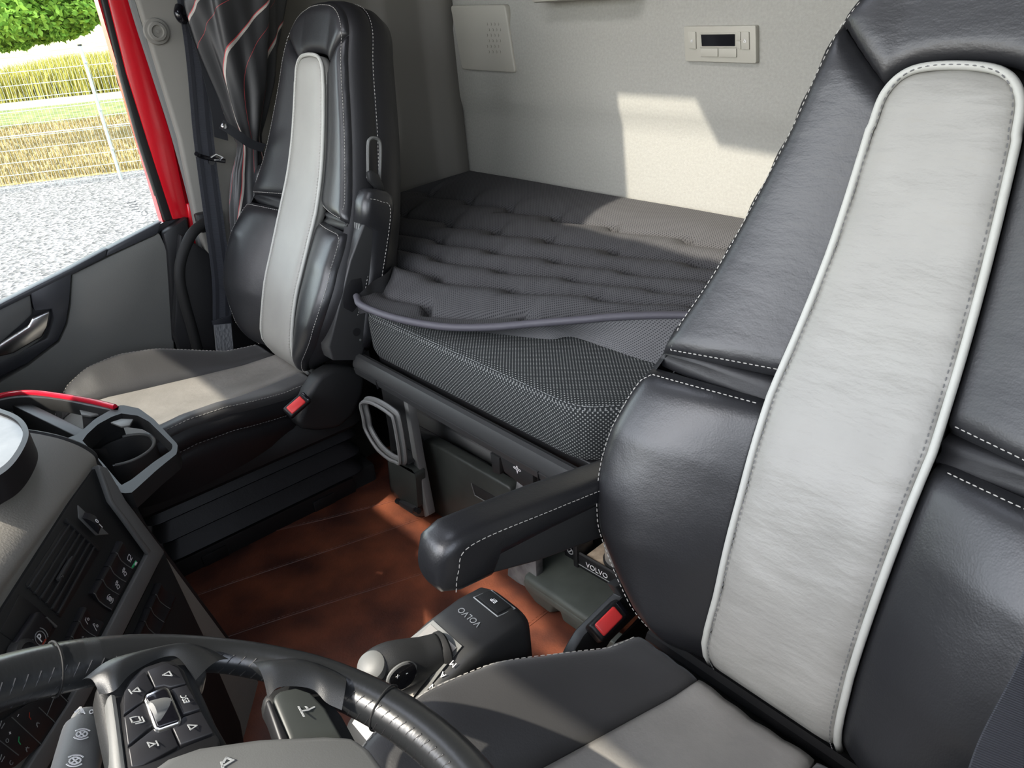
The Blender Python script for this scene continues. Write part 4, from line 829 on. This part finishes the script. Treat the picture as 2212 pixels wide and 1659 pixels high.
wslab('spoke_cover', [(588, 1503), (605, 1488), (640, 1481), (672, 1492), (705, 1525), (748, 1600), (628, 1600)], HB+.012, .012, M['greenish'], .005, None, 3)
wslab('spoke_bar', [(574, 1512), (585, 1508), (622, 1590), (630, 1620), (612, 1620)], HB+.012, .014, M['plastic_black'], .004)
icon('airbag_symbol', [[(.1, .9), (.9, .8)], [(.5, .85), (.45, .5), (.55, .1)], [(.6, .45), (.9, .5)]], wp(664, 1533, TL_(1533)+.0008), ux, uy, .016, M['dim'], sw_, .09)
wslab('airbag_cover', [(290, 1690), (322, 1655), (360, 1628), (430, 1604), (560, 1586), (700, 1580), (765, 1582), (805, 1612), (845, 1665), (835, 1730), (740, 1830), (560, 1900), (320, 1900)], HB+.030, .03, M['plastic_mid'], .010, None, 4, False)
icon('embossed_symbol', [[(.1, .8), (.6, .7)], [(.35, .75), (.55, .2)], [(.6, .6), (.8, .4), (.6, .25)]], wp(490, 1648, HB+.0307), ux, uy, .016, M['dim'], sw_, .1)
cl = thing('steering_column', 'dark steering column below the wheel hub', 'column', (-.668, 1.56, .3))
obj('shroud', loft([np.array([WC + WX*r*math.cos(q) + WY*r*.8*math.sin(q) - WN*n for q in np.linspace(0, 2*PI, 20, endpoint=False)]) for n, r in ((.045, .05), (.07, .062), (.2, .065), (.45, .07))]), M['plastic'], cl)
stk = thing('control_stalk', 'grey control stalk with white symbols left behind the steering wheel', 'stalk', (-.55, 1.56, .73))
s0, s1 = wp(128, 1800, -.055), wp(192, 1548, -.055); sa = unit(s1-s0); sxx = unit(np.cross(WN, sa)); 
def stsec(c, w, h): return np.array([c + sxx*w*math.copysign(abs(math.cos(q))**.8, math.cos(q)) + WN*h*math.copysign(abs(math.sin(q))**.8, math.sin(q)) for q in np.linspace(0, 2*PI, 24, endpoint=False)])
Ls = np.linalg.norm(s1-s0)
obj('lever', loft([stsec(s0, .016, .014), stsec(s0+sa*Ls*.4, .0165, .0145), stsec(s0+sa*Ls*.80, .0165, .0145), stsec(s0+sa*Ls*.855, .016, .014)]), M['trim'], stk)
obj('end_cap', loft([stsec(s0+sa*Ls*.86, .0125, .012), stsec(s0+sa*Ls*.95, .0125, .012), stsec(s0+sa*Ls*.99, .010, .010), stsec(s1, .006, .006)]), M['trim'], stk)
for f_, l_ in ((.66, 'a'), (.42, 'b')): icon('symbol', [circ(.5, .5, .26), circ(.5, .5, .42, 40, 140), circ(.5, .5, .42, 220, 320), [(.4, .62), (.6, .38)], [(.6, .62), (.4, .38)]], s0+sa*Ls*f_ + WN*.0150 + sxx*.001, -sxx, sa, .014, M['white'], stk, .07)
text('cap_lettering', 'A 0 I', .0075, s0+sa*Ls*.91 + WN*.0122, -sxx, sa, M['white'], stk)
icon('dip_symbol', [[(.2, .2), (.5, .9), (.8, .2)]], s0+sa*Ls*.93 + WN*.0118 + sxx*.007, -sxx, sa, .008, M['white'], stk, .2)
# ------------------------------------------------------------------ dashboard: centre panel angled to the driver
DH = unit(A(.8095, -.5872, 0)); DQ = A(-.5872, -.8095, 0); DQ = unit(DQ - DH*np.dot(DQ, DH)); be = math.radians(15)
DS = -A(0, 0, 1)*math.cos(be) + DQ*math.sin(be); DN = DQ*math.cos(be) + A(0, 0, 1)*math.sin(be)
DP = CAM + ray(250, 1230)/FPX*1.15
def dq(px, py, n=0.): return atp(px, py, DP + DN*n, DN)
db_ = thing('dashboard', 'dark grey dashboard with the centre panel turned towards the driver', 'dashboard', (-.2, 1.7, 0))
# body: section in the plane across DH, swept along DH
E0 = dq(214, 1000)                                   # upper right corner of the panel trim
def sec(o):   # o = point on the panel's top edge line
    b = -DQ
    up_ = [o - DN*.004, o + A(0, 0, .012) + b*.003, o + A(0, 0, .026) + b*.012, o + A(0, 0, .040) + b*.028, o + A(0, 0, .054) + b*.052, o + A(0, 0, .068) + b*.09, o + A(0, 0, .082) + b*.15, o + A(0, 0, .088) + b*.24, o + A(0, 0, .08) + b*.5]
    lo = [o + b*.5 - A(0, 0, .7), o + DS*.62 - DN*.004]
    return cr(up_, 4).tolist() + lo
lft = dq(-330, 1700); r_ = E0 + DH*.0
sp_ = [E0 - DH*t for t in np.linspace(0, .95, 14)]
obj('body', loft([np.array(sec(p)) for p in sp_]), M['dash_top'], db_, ang=50)
obj('passenger_side', rbox((.62, 1.97, .46), (.94, .60, .98), None, .05, 4), M['dash'], db_)  # unseen end of the dash, made tall to keep sun off the floor
obj('instrument_hood', rbox((-.70, 2.03, .47), (.78, .46, .90), None, .06, 4), M['dash'], db_)
# right hand cheek, dark
ck = sec(E0)
obj('cheek', slab([np.array(p) + DH*.001 for p in ck], DH*.012, .006), M['plastic'], db_)
obj('side_panel', slab([dq(285, 1075, -.012), dq(440, 1385, -.012), dq(520, 1700, -.012), dq(520, 1700, -.2) , dq(300, 1100, -.2)], -DH*.02, .003), M['plastic_black'], db_)
def dslab(name, pts, n, t, m, bev=.001, parent=None, seg=2, fx=True): return obj(name, slab([dq(x, y, n) for x, y in pts], -DN*t, bev, seg), m, parent or db_)
K = lambda pts: [(x/4.809, y/4.809 + 1080) for x, y in pts]
dslab('lower_panel', [(355, 1193), (440, 1372), (520, 1560), (560, 1800), (-60, 1800), (60, 1659), (150, 1560), (267, 1371)], .0005, .012, M['plastic'], .002)
dslab('centre_panel', [(208, 1008), (243, 1082), (322, 1194), (312, 1217), (227, 1375), (120, 1560), (-120, 1800), (-300, 1720), (0, 1325), (156, 1080)], .002, .01, M['plastic'], .0015)
dslab('trim_strip', [(213, 1003), (232, 1010), (272, 1080), (356, 1192), (266, 1372), (180, 1530), (20, 1800), (-30, 1800), (150, 1520), (227, 1375), (318, 1200), (322, 1190), (240, 1080)], .010, .014, M['trim'], .002, None, 3)
dslab('trim_edge', [(215, 1012), (220, 1010), (246, 1082), (327, 1190), (321, 1196), (240, 1084)], .0125, .006, M['plastic_mid'], .001)
# air vent
vt = dslab('air_vent', K([(720, 185), (1055, 510), (640, 1225), (265, 880)]), .0035, .006, M['plastic_black'], .002)
dslab('vent_frame', K([(705, 180), (1060, 505), (1030, 525), (690, 215)]), .0065, .006, M['plastic'], .001, vt)
tl, tr_, bl_, brr = [np.array(dq(*K([p])[0], .006)) for p in ((705, 235), (1010, 510), (285, 880), (640, 1205))]
for k in range(6):
    f0 = (k+.35)/6; p0 = tl*(1-f0) + tr_*f0; p1 = bl_*(1-f0) + brr*f0
    obj('slat', slab([p0, p1, p1 + unit(tr_-tl)*.0032, p0 + unit(tr_-tl)*.0032], -DN*.004, .0004), M['plastic_sat'], vt)
mid = (tl+tr_+bl_+brr)/4; hv = unit(bl_-tl)
obj('vent_tab', rbox(mid + DN*.003 + hv*.005, (.045, .006, .006), (hv, np.cross(DN, hv), DN), .0015), M['plastic_sat'], vt)
obj('vent_glint', disc(mid + DN*.0065 + hv*.022, DN, .0022, .0008, 12), M['chrome'], vt, label='small bright dot')
tw_ = dslab('thumbwheel_plate', K([(812, 50), (1135, 355), (1000, 365), (820, 185)]), .0035, .003, M['plastic_mid'], .001)
c0, c1 = np.array(dq(*K([(842, 165)])[0], .004)), np.array(dq(*K([(1012, 335)])[0], .004)); cv = unit(c1-c0); cm_ = (c0+c1)/2; R0 = np.linalg.norm(c1-c0)*.62
hw_ = np.cross(DN, cv)
obj('thumbwheel', loft([np.array([cm_ + cv*R0*math.sin(t) + DN*(R0*math.cos(t) - R0*.45) + hw_*s for t in np.linspace(-.92, .92, 14)]) for s in (-.006, .006)], True, False), M['switch'], tw_)
text('thumbwheel_marking', '0', .010, cm_ + DN*(R0*.56) - cv*.001 - hw_*.000, -hw_, cv, M['white'], tw_)
icon('thumbwheel_line', [[(.5, .1), (.5, .9)]], cm_ + DN*R0*.525 + cv*.009, hw_, cv, .009, M['white'], tw_, .16)
# rocker switches
def switches(Aq, Bq, icons, raise_=.004, parent=None):
    for k in range(len(Aq)-1):
        p = [dq(*K([q])[0], .0028) for q in (Aq[k], Aq[k+1], Bq[k+1], Bq[k])]; p = [np.array(x) for x in p]
        c = sum(p)/4; p = [c + (x-c)*.955 for x in p]
        a0, a1, b1, b0 = p
        # rocker: raised lip at one end, hollow in the middle
        rows = []
        for s, hgt in ((0, .0005), (.05, .006), (.12, .0068), (.22, .0045), (.42, .0015), (.7, .0015), (.92, .0035), (1, .002)):
            rows.append(np.array([a0*(1-s)+b0*s + DN*hgt, a1*(1-s)+b1*s + DN*hgt]))
        V = np.concatenate([np.array([r[0], r[1], r[1]-DN*.012, r[0]-DN*.012]) for r in rows]); S = loft([V[4*i:4*i+4] for i in range(len(rows))])
        sw1 = obj('switch', S, M['switch'], parent or db_, ang=25)
        obj('edge_line', tube([a1*(1-s)+b1*s + DN*(h+.0004) for s, h in ((.05, .006), (.12, .0068), (.22, .0045), (.42, .0015), (.7, .0015), (.92, .0035))], .0007, 5), M['plastic_mid'], sw1)
        if icons and k < len(icons) and icons[k]:
            e1 = unit(b0-a0); e2 = unit(a1-a0)
            for f_, ln, mm, sz in icons[k]: icon('symbol', ln, (a0*(1-f_)+b0*f_)*.5 + (a1*(1-f_)+b1*f_)*.5 + DN*.0030, -e2, -e1 if 0 else np.cross(DN, -e2), sz*.72, mm, sw1, .06)
truck = [[(.1, .3), (.1, .7), (.45, .8), (.9, .8), (.9, .45), (.6, .3), (.1, .3)], [(.15, .1), (.9, .1)]]
axl = [circ(.8, .75, .12), [(.5, .55), (.75, .75)], [(.15, .2), (.6, .1), (.7, .4), (.25, .5), (.15, .2)], [(.4, .6), (.5, .9)], [(.25, .75), (.45, .75)]]
brk = [circ(.5, .5, .25), circ(.5, .5, .45, 40, 140), circ(.5, .5, .45, 220, 320), [(.4, .38), (.6, .38), (.6, .62), (.4, .62), (.4, .38)]]
sus = [[(.2, .1), (.5, .95)], circ(.55, .75, .13), circ(.75, .3, .13)]
Aq = [(1205, 425), (1145, 550), (1070, 690), (990, 828), (910, 972)]; Bq = [(1455, 625), (1375, 745), (1302, 880), (1232, 1012), (1152, 1168)]
switches(Aq, Bq, [[(.62, truck, M['white'], .017)], [(.72, axl, M['white'], .018)], [(.72, axl, M['white'], .018)], [(.72, brk, M['white'], .019)]])
dslab('green_light', K([(1412, 628), (1425, 640), (1385, 712), (1370, 700)]), .0068, .002, M['green'], .0004)
dslab('white_light', K([(1415, 640), (1432, 648), (1415, 680), (1402, 668)]), .0078, .002, M['white'], .0004)
switches([(820, 1110), (750, 1262), (672, 1422), (590, 1590)], [(1075, 1290), (990, 1450), (905, 1610), (820, 1780)], [[(.35, sus, M['white'], .017), (.75, sus, M['white'], .017)], [(.6, sus, M['dim'], .016)]])
switches([(1612, 860), (1560, 985), (1500, 1120), (1440, 1262), (1375, 1410)], [(1822, 1020), (1765, 1160), (1700, 1298), (1640, 1440), (1580, 1590)], None)
# parking brake paddle in its recess
pk = dslab('brake_recess', K([(205, 970), (395, 1120), (600, 1315), (440, 1570), (165, 1490), (0, 1370)]), .0032, .004, M['plastic_black'], .002)
dslab('brake_paddle', K([(395, 1150), (440, 1165), (565, 1310), (435, 1560), (250, 1535), (175, 1475)]), .013, .011, M['switch'], .003, pk, 3)
text('paddle_lettering', 'P', .015, dq(*K([(420, 1435)])[0], .0136), unit(dq(*K([(440, 1425)])[0])-dq(*K([(420, 1470)])[0])) if 0 else DH, np.cross(DN, DH), M['white'], pk)
icon('paddle_ring', [circ(.5, .5, .33, 0, 360, 24), circ(.5, .5, .48, -40, 40), circ(.5, .5, .48, 140, 220)], dq(*K([(420, 1435)])[0], .0134), DH, np.cross(DN, DH), .026, M['dim'], pk, .035)
dslab('paddle_stripe', K([(478, 1440), (488, 1445), (448, 1512), (438, 1508)]), .0145, .002, M['redmark'], .0003, pk)
dslab('recess_bar', K([(490, 1210), (602, 1310), (590, 1325), (482, 1225)]), .006, .003, M['plastic_mid'], .0005, pk)
obj('ignition_lock', lathe(dq(42, 1418, .004), DN, [(.020, 0), (.018, .012), (.013, .014), (.013, .010), (.010, .010), (.002, .010)], 28), M['plastic_sat'], db_)
# phone keypad lower down, with its curved right edge
kp = dslab('keypad', [(-60, 1500), (0, 1560), (60, 1520), (125, 1500), (150, 1512), (128, 1560), (95, 1605), (35, 1655), (-60, 1700)], .0065, .006, M['switch'], .0015)
P6 = lambda x, y: (x/5.946, y/5.946 + 1380)
for a_, b_ in (((150, 1005), (560, 1385)), ((500, 880), (745, 1110)), ((0, 1310), (240, 1495)), ((780, 720), (910, 850)), ((600, 990), (700, 740))):
    obj('key_groove', tube([dq(*P6(*a_), .0068), dq(*P6(*b_), .0068)], .0006, 5), M['plastic_mid'], kp)
for p, ln, mm, s in (((480, 1095), [[(.1, .2), (.5, .8), (.9, .2)], [(.2, .6), (.8, .6)]], 'dim', .010), ((345, 1412), [[(.1, .2), (.5, .8), (.9, .2)], [(.2, .6), (.8, .6)]], 'dim', .010), ((128, 1210), [[(.3, .5), (.7, .5)], [(.5, .3), (.5, .7)]], 'white', .010), ((92, 1308), [circ(.5, .5, .35)], 'dim', .009), ((252, 1308), [[(.2, .1), (.3, .6), (.8, .9)]], 'green', .013), ((386, 990), [[(.2, .1), (.3, .6), (.8, .9)]], 'redmark', .012), ((232, 985), [[(.2, .5), (.8, .5)]], 'white', .008), ((20, 1100), [[(.1, .2), (.9, .2)], [(.2, .6), (.8, .8)]], 'dim', .013), ((22, 1530), [[(.1, .2), (.9, .2)], [(.2, .6), (.8, .8)]], 'dim', .012), ((145, 1590), [circ(.5, .5, .35, 60, 300)], 'dim', .010)):
    icon('key_symbol', ln, dq(*P6(*p), .0068), DH, np.cross(DN, DH), s*.62, M[mm], kp, .12)

# pull-out tray with cup holder and red strip beside the dashboard
tb = thing('cup_holder', 'black cup holder tray with a red lacquered strip at the passenger end of the dashboard', 'cup holder', at(250, 960, 'z', .60))
TZ = .600; q = lambda x, y, z=TZ: at(x, y, 'z', z)
fo = [q(168, 945), q(200, 905), q(240, 882), q(262, 872), q(300, 882), q(330, 905), q(384, 962), q(384, 978), q(345, 1010), q(285, 1062), q(262, 1072)]
fi = [q(250, 1010), q(212, 972), q(186, 945), q(190, 932), q(240, 905), q(262, 899), q(300, 905), q(320, 915), q(370, 968), q(330, 998), q(280, 1040)]
def ringslab(name, o, i, t, m, parent, bev=.003):
    o, i = resamp(np.array(list(o)+[o[0]]), 81)[:-1], resamp(np.array(list(i)+[i[0]]), 81)[:-1]
    i = np.array([i[np.argmin(np.linalg.norm(i - p, axis=1))] for p in o]) if 0 else i
    n = 80; V = np.r_[o, i, o + A(0, 0, -t), i + A(0, 0, -t)]; Fc = []
    for k in range(n):
        j = (k+1) % n; Fc += [[k, j, n+j, n+k], [2*n+k, 3*n+k, 3*n+j, 2*n+j], [k, 2*n+k, 2*n+j, j], [n+k, n+j, 3*n+j, 3*n+k]]
    return obj(name, (V, Fc), m, parent)
fo = [q(140, 948), q(168, 938), q(205, 905), q(245, 882), q(262, 874), q(300, 882), q(332, 905), q(384, 960), q(382, 980), q(340, 1014), q(285, 1064), q(262, 1066), q(212, 1008)]
fi = [q(178, 952), q(188, 938), q(212, 916), q(242, 900), q(262, 893), q(298, 898), q(322, 911), q(373, 961), q(371, 972), q(332, 998), q(284, 1036), q(262, 1048), q(222, 1000)]
ringslab('frame', fo, fi, .030, M['plastic'], tb)
arm_ = cr([q(262, 876), q(200, 864), q(130, 852), q(70, 845), q(20, 846), q(-40, 860)], 8); ai = cr([q(258, 890), q(200, 878), q(130, 864), q(70, 858), q(25, 860), q(-40, 874)], 8)
obj('side_bar', slab(np.r_[arm_, ai[::-1]], A(0, 0, -.03), .004), M['plastic_sat'], tb)
r0 = cr([q(249, 880, TZ+.002), q(200, 868, TZ+.002), q(130, 856, TZ+.002), q(70, 849, TZ+.002), q(20, 852, TZ+.002), q(-40, 866, TZ+.002)], 8)
obj('red_strip', tube(r0, .0068, 10, flat=.8), M['redtrim'], tb, label='glossy red strip')
obj('inner_wall', slab([q(30, 862, .585), q(60, 868, .585), q(188, 930, .585), q(176, 948, .585), q(20, 872, .585)], A(0, 0, -.08), .002), M['plastic_black'], tb)
cc = at(268, 976, 'z', .545)
R_c = .054
obj('cup_ring', merge(lathe(cc, A(0, 0, 1), [(R_c, -.055), (R_c+.002, -.05), (R_c+.003, .0), (R_c+.002, .004), (R_c-.003, .004), (R_c-.004, .0), (R_c-.006, -.05), (.001, -.051)], 40)), M['plastic_sat'], tb)
obj('lip_highlight', tube([cc + A((R_c+.001)*math.cos(t), (R_c+.001)*math.sin(t), .005) for t in np.linspace(math.radians(150), math.radians(345), 30)], .0028, 8), M['plastic_mid'], tb)  # paler front arc put in as the highlight on the ring's lip
obj('cup_back', gridf(lambda t, z: cc + A((R_c+.012)*math.cos(t), (R_c+.012)*math.sin(t), z), np.linspace(math.radians(-20), math.radians(150), 24), np.linspace(-.03, .048, 4)), M['plastic'], tb)
obj('release_tab', slab([q(166, 872, .585), q(180, 865, .585), q(215, 876, .585), q(248, 890, .585), q(215, 893, .585), q(195, 898, .585), q(175, 895, .585)], A(0, 0, -.006), .002), M['plastic_mid'], tb)
obj('tab_post', slab([q(176, 893, .565), q(228, 890, .565), q(225, 905, .545), q(180, 930, .545)], A(0, 0, -.05), .002), M['plastic'], tb)
obj('inner_tab', slab([q(238, 912, .595), q(262, 904, .595), q(288, 905, .595), q(280, 918, .595), q(262, 921, .595)], A(0, 0, -.004), .001), M['plastic_mid'], tb)
# round cornered box with a frosted lid on top of the dashboard at the left edge
nv_ = thing('dash_tray', 'thick black round cornered case with a pale glassy top on the dashboard', 'case', at(0, 960, 'z', .72))
NZ = .768
fo2 = cr([at(x, y, 'z', NZ) for x, y in ((-40, 878), (10, 888), (45, 905), (62, 930), (58, 960), (30, 1005), (-10, 1035), (-80, 1060), (-160, 1000), (-140, 910))], 6, True)
ce = fo2.mean(0)
obj('case', loft([fo2 + A(0, 0, -.034), fo2*1., fo2 + A(0, 0, .002), ce + (fo2-ce)*.86 + A(0, 0, .003), ce + (fo2-ce)*.84 + A(0, 0, -.004)]), M['plastic_black'], nv_)
obj('glass_top', slab(ce + (fo2-ce)*.845 + A(0, 0, -.001), A(0, 0, -.004)), M['glassy'], nv_, label='pale glassy top')
# ------------------------------------------------------------------ outdoors beyond the passenger window
GZ = -1.04
def ground(name, pts, m, z=GZ, t=.05): return obj(name, slab([A(x, y, z) for x, y in pts], A(0, 0, -t)), m, smooth=False)
M['gravel'] = mat('grey gravel', (.42, .40, .40), .9, .2); N, L, b = nodes(M['gravel']); tc = N.new('ShaderNodeTexCoord'); vo = N.new('ShaderNodeTexVoronoi'); vo.inputs['Scale'].default_value = 22; L.new(tc.outputs['UV'], vo.inputs['Vector'])
r_ = N.new('ShaderNodeValToRGB'); r_.color_ramp.elements[0].color = (.06, .057, .057, 1); r_.color_ramp.elements[1].color = (.29, .275, .275, 1); L.new(vo.outputs['Color'], r_.inputs['Fac']); L.new(r_.outputs['Color'], b.inputs['Base Color'])
bp_ = N.new('ShaderNodeBump'); bp_.inputs['Distance'].default_value = .03; L.new(vo.outputs['Distance'], bp_.inputs['Height']); L.new(bp_.outputs['Normal'], b.inputs['Normal'])
def two(name, c0, c1, scale, rough=.95):
    m = mat(name, c0, rough, .1); N, L, b = nodes(m); tc = N.new('ShaderNodeTexCoord'); nz = N.new('ShaderNodeTexNoise'); nz.inputs['Scale'].default_value = scale; nz.inputs['Detail'].default_value = 8; L.new(tc.outputs['UV'], nz.inputs['Vector'])
    r = N.new('ShaderNodeValToRGB'); r.color_ramp.elements[0].position = .38; r.color_ramp.elements[1].position = .62; r.color_ramp.elements[0].color = (*c0, 1); r.color_ramp.elements[1].color = (*c1, 1); L.new(nz.outputs['Fac'], r.inputs['Fac']); L.new(r.outputs['Color'], b.inputs['Base Color']); return m
M['dry'] = two('dry grass ground', (.19, .15, .05), (.34, .26, .14), 3.2); M['wheat'] = two('wheat', (.22, .21, .035), (.40, .34, .09), 5.); M['field'] = two('far field', (.28, .27, .12), (.42, .39, .21), .25)
M['track'] = mat('pale gravel track', (.30, .275, .25), .95, .1, var=.1, varscale=2); M['verge'] = two('green verge', (.10, .125, .04), (.20, .20, .08), 2.5)
M['leaf'] = two('tree leaves', (.10, .22, .025), (.24, .40, .06), 9., .6); M['bark'] = mat('bark', (.12, .10, .075), .9, .1); M['farleaf'] = two('far trees', (.07, .13, .05), (.16, .24, .09), 2.)
M['galv'] = mat('galvanised fence steel', (.42, .45, .44), .45, .4, metal=.25)
g0, g1 = at(0, 403, 'z', GZ), at(320, 365, 'z', GZ); gd = unit(g1-g0); gn = A(-gd[1], gd[0], 0); gn = gn if gn[0] > 0 else -gn
def gl(s, d): p = g0 + gd*s + gn*d; return (p[0], p[1])
struct(ground('ground_gravel', [gl(-14, 0), gl(12, 0), (1.6, -9), (1.6, 12)], M['gravel']), 'bright grey gravel yard')
struct(ground('ground_dry_grass', [gl(-40, 0), gl(30, 0), gl(60, 14), gl(-60, 14)], M['dry'], GZ+.005), 'dry grass strip beyond the gravel')
struct(ground('ground_verge', [gl(-60, 9.5), gl(60, 9.5), gl(80, 15.5), gl(-80, 15.5)], M['verge'], GZ+.012), 'green verge below the track')
struct(ground('ground_track', [gl(-90, 15.2), gl(90, 15.2), gl(120, 18.5), gl(-120, 18.5)], M['track'], GZ+.03), 'pale gravel track before the wheat')
struct(ground('ground_field', [gl(-150, 18), gl(150, 18), gl(900, 700), gl(-900, 700)], M['field'], GZ+.02), 'pale field reaching to the horizon')
# dry grass tufts and wheat stalks: uncountable
def blades(n, s0, s1, d0, d1, h, w, seed, lean=.3):
    r = np.random.default_rng(seed); V = []; Fc = []; U = []
    for k in range(n):
        x, y = gl(r.uniform(s0, s1), d0 + (d1-d0)*r.random()**1.3); hh = h*r.uniform(.6, 1.15); a = r.uniform(0, 2*PI); dx, dy = math.cos(a)*w, math.sin(a)*w; lx, ly = r.normal(0, lean, 2)*hh; i = len(V); u = r.random()*7
        V += [(x-dx, y-dy, GZ), (x+dx, y+dy, GZ), (x+lx*.4+dx*.8, y+ly*.4+dy*.8, GZ+hh*.7), (x+lx*.4-dx*.8, y+ly*.4-dy*.8, GZ+hh*.7), (x+lx, y+ly, GZ+hh)]; Fc += [[i, i+1, i+2, i+3], [i+3, i+2, i+4]]; U += [(u, u*.7)]*5
    return (V, Fc, U)
def stuff(o, label, cat): tag(o, label, cat); o['kind'] = 'stuff'; return o
stuff(obj('dry_grass', blades(26000, -9, 5, .1, 9.8, .11, .010, 3), M['dry'], smooth=False), 'short dry yellow grass between gravel and track', 'grass')
stuff(obj('wheat_crop', blades(40000, -8, 16, 18.2, 34, 1.05, .022, 5, .25), M['wheat'], smooth=False), 'tall yellow green wheat standing behind the fence', 'wheat')
# mesh fence along the gravel edge
b0 = at(262, 388, 'z', GZ); fd = gd
tp_ = at(183, 98, 'x', b0[0]); FH = tp_[2] - GZ
fn = thing('mesh_fence', 'pale wire mesh fence with one post behind the gravel yard', 'fence', b0)
obj('post', tube([b0, b0 + A(0, 0, FH)], .026, 10), M['galv'], fn); obj('post_cap', disc(b0 + A(0, 0, FH), A(0, 0, 1), .032, .02, 14), M['rubber'], fn)
for z in (.5, 1.1, 1.8): obj('clip', rbox(b0 + A(-.02, 0, z), (.05, .05, .03)), M['galv'], fn)
for nm, s0, s1 in (('mesh_panel', -7.0, -.04), ('mesh_panel', .04, 3.0)):
    S = []
    for s in np.arange(s0, s1, .055): p = b0 + fd*s; S.append(rbox(p + A(0, 0, FH*.5-.04), (.0042, .0042, FH-.14), None, 0))
    for z in np.linspace(.08, FH-.09, 11):
        S.append(rbox(b0 + fd*(s0+s1)/2 + A(.008, 0, z), (s1-s0, .008, .009), (fd, gn, A(0, 0, 1)), 0))
    for z in (FH*.42,): S.append(rbox(b0 + fd*(s0+s1)/2 + A(-.008, 0, z), (s1-s0, .012, .014), (fd, gn, A(0, 0, 1)), 0))
    obj(nm, merge(*S), M['galv'], fn, smooth=False)
# overhanging tree
def leaves(centres, n, size, seed):
    r = np.random.default_rng(seed); V = []; Fc = []; U = []
    for c, rad in centres:
        for k in range(n):
            d = r.normal(size=3); d /= np.linalg.norm(d); p = np.array(c) + d*A(*rad)*r.random()**.45; s = size*r.uniform(.6, 1.3); a = unit(r.normal(size=3)); b = unit(np.cross(a, r.normal(size=3))); i = len(V); u = r.random()*9
            V += [p-a*s, p-a*.2*s+b*.5*s, p+a*s, p-a*.2*s-b*.5*s]; Fc.append([i, i+1, i+2, i+3]); U += [(u, u*.6)]*4
    return (V, Fc, U)
tt = thing('tree', 'green broadleaf tree hanging into the top left of the window', 'tree', (20.5, 5.2, GZ))
X_ = 19.
cs_ = []
for x, y, r in ((30, -10, .9), (90, 0, .8), (140, 20, .7), (185, 30, .45), (60, 40, .75), (110, 55, .55), (20, 55, .6), (0, 20, .9), (150, -30, .9), (200, 0, .5), (60, -80, 1.6), (-60, 0, 1.6), (-120, -120, 2.2), (0, 85, .25), (15, 95, .18), (135, 62, .4), (165, 55, .35), (70, 75, .35), (30, 92, .16), (95, 80, .2), (50, 96, .12), (120, 74, .2), (8, 102, .1)):
    cs_.append((at(x, y, 'x', X_ + rng.uniform(-.6, .9)), (r*1.1, r, r*.55)))
obj('foliage', leaves(cs_, 900, .085, 11), M['leaf'], tt, smooth=False)['kind'] = 'stuff'
tr0 = A(20.5, 5.2, GZ); obj('trunk', tube(cr([tr0, tr0 + A(.1, 0, 1.6), tr0 + A(0, -.2, 3.2), at(-60, -40, 'x', X_+.5)]), [.22]*8 + [.2]*8 + [.12]*9, 12), M['bark'], tt)
obj('branch', tube(cr([tr0 + A(0, -.2, 3.0), at(-40, 0, 'x', X_), at(60, 10, 'x', X_), at(170, 40, 'x', X_)]), np.linspace(.09, .015, 25), 8), M['bark'], tt)
for k, (x, y, s) in enumerate(((212, 28, 1.), (228, 40, .7), (190, 34, .8))):
    p = at(x, 52, 'z', GZ); p = CAM + unit(p-CAM)*150; base = A(p[0], p[1], GZ); hgt = 11*s
    t_ = thing('distant_tree', ('dark distant tree on the horizon beside the red door frame', 'small dark distant tree closest to the door frame on the horizon', 'dark distant tree on the horizon behind the hanging leaves')[k], 'tree', base, 'distant trees on the horizon')
    obj('crown', leaves([(base + A(0, 0, hgt*.62), (2.2*s, 2.2*s, hgt*.42))], 900, .5, 40+k), M['farleaf'], t_, smooth=False)['kind'] = 'stuff'
    obj('trunk', tube([base, base + A(0, 0, hgt*.5)], .3, 8), M['bark'], t_)

# ------------------------------------------------------------------ light
SUN = A(-.08, -1, -1.2)
sl = bpy.data.lights.new('sun', 'SUN'); sl.energy = 4.4; sl.angle = math.radians(.6); sl.color = (1., .93, .80)
so = bpy.data.objects.new('sun', sl); COL.objects.link(so); so.rotation_euler = Vector(SUN).to_track_quat('-Z', 'Y').to_euler(); so.location = (0, 8, 12)
w = bpy.data.worlds.new('sky'); SC.world = w; w.use_nodes = True; N = w.node_tree.nodes; L = w.node_tree.links
st = N.new('ShaderNodeTexSky'); st.sky_type = 'NISHITA'; st.sun_disc = False; st.sun_elevation = math.radians(50); st.sun_rotation = 0; st.air_density = 1.0; st.dust_density = 1.5
bg = N['Background']; bg.inputs['Strength'].default_value = .62; hs = N.new('ShaderNodeHueSaturation'); hs.inputs['Saturation'].default_value = .38; L.new(st.outputs[0], hs.inputs['Color']); L.new(hs.outputs[0], bg.inputs['Color'])
SC.view_settings.view_transform = 'Standard'; SC.view_settings.look = 'None'; SC.view_settings.gamma = 1; SC.view_settings.use_curve_mapping = False; SC.view_settings.exposure = .9
SC.cycles.use_denoising = True; SC.cycles.max_bounces = 8; SC.cycles.transparent_max_bounces = 8; SC.cycles.sample_clamp_indirect = 6
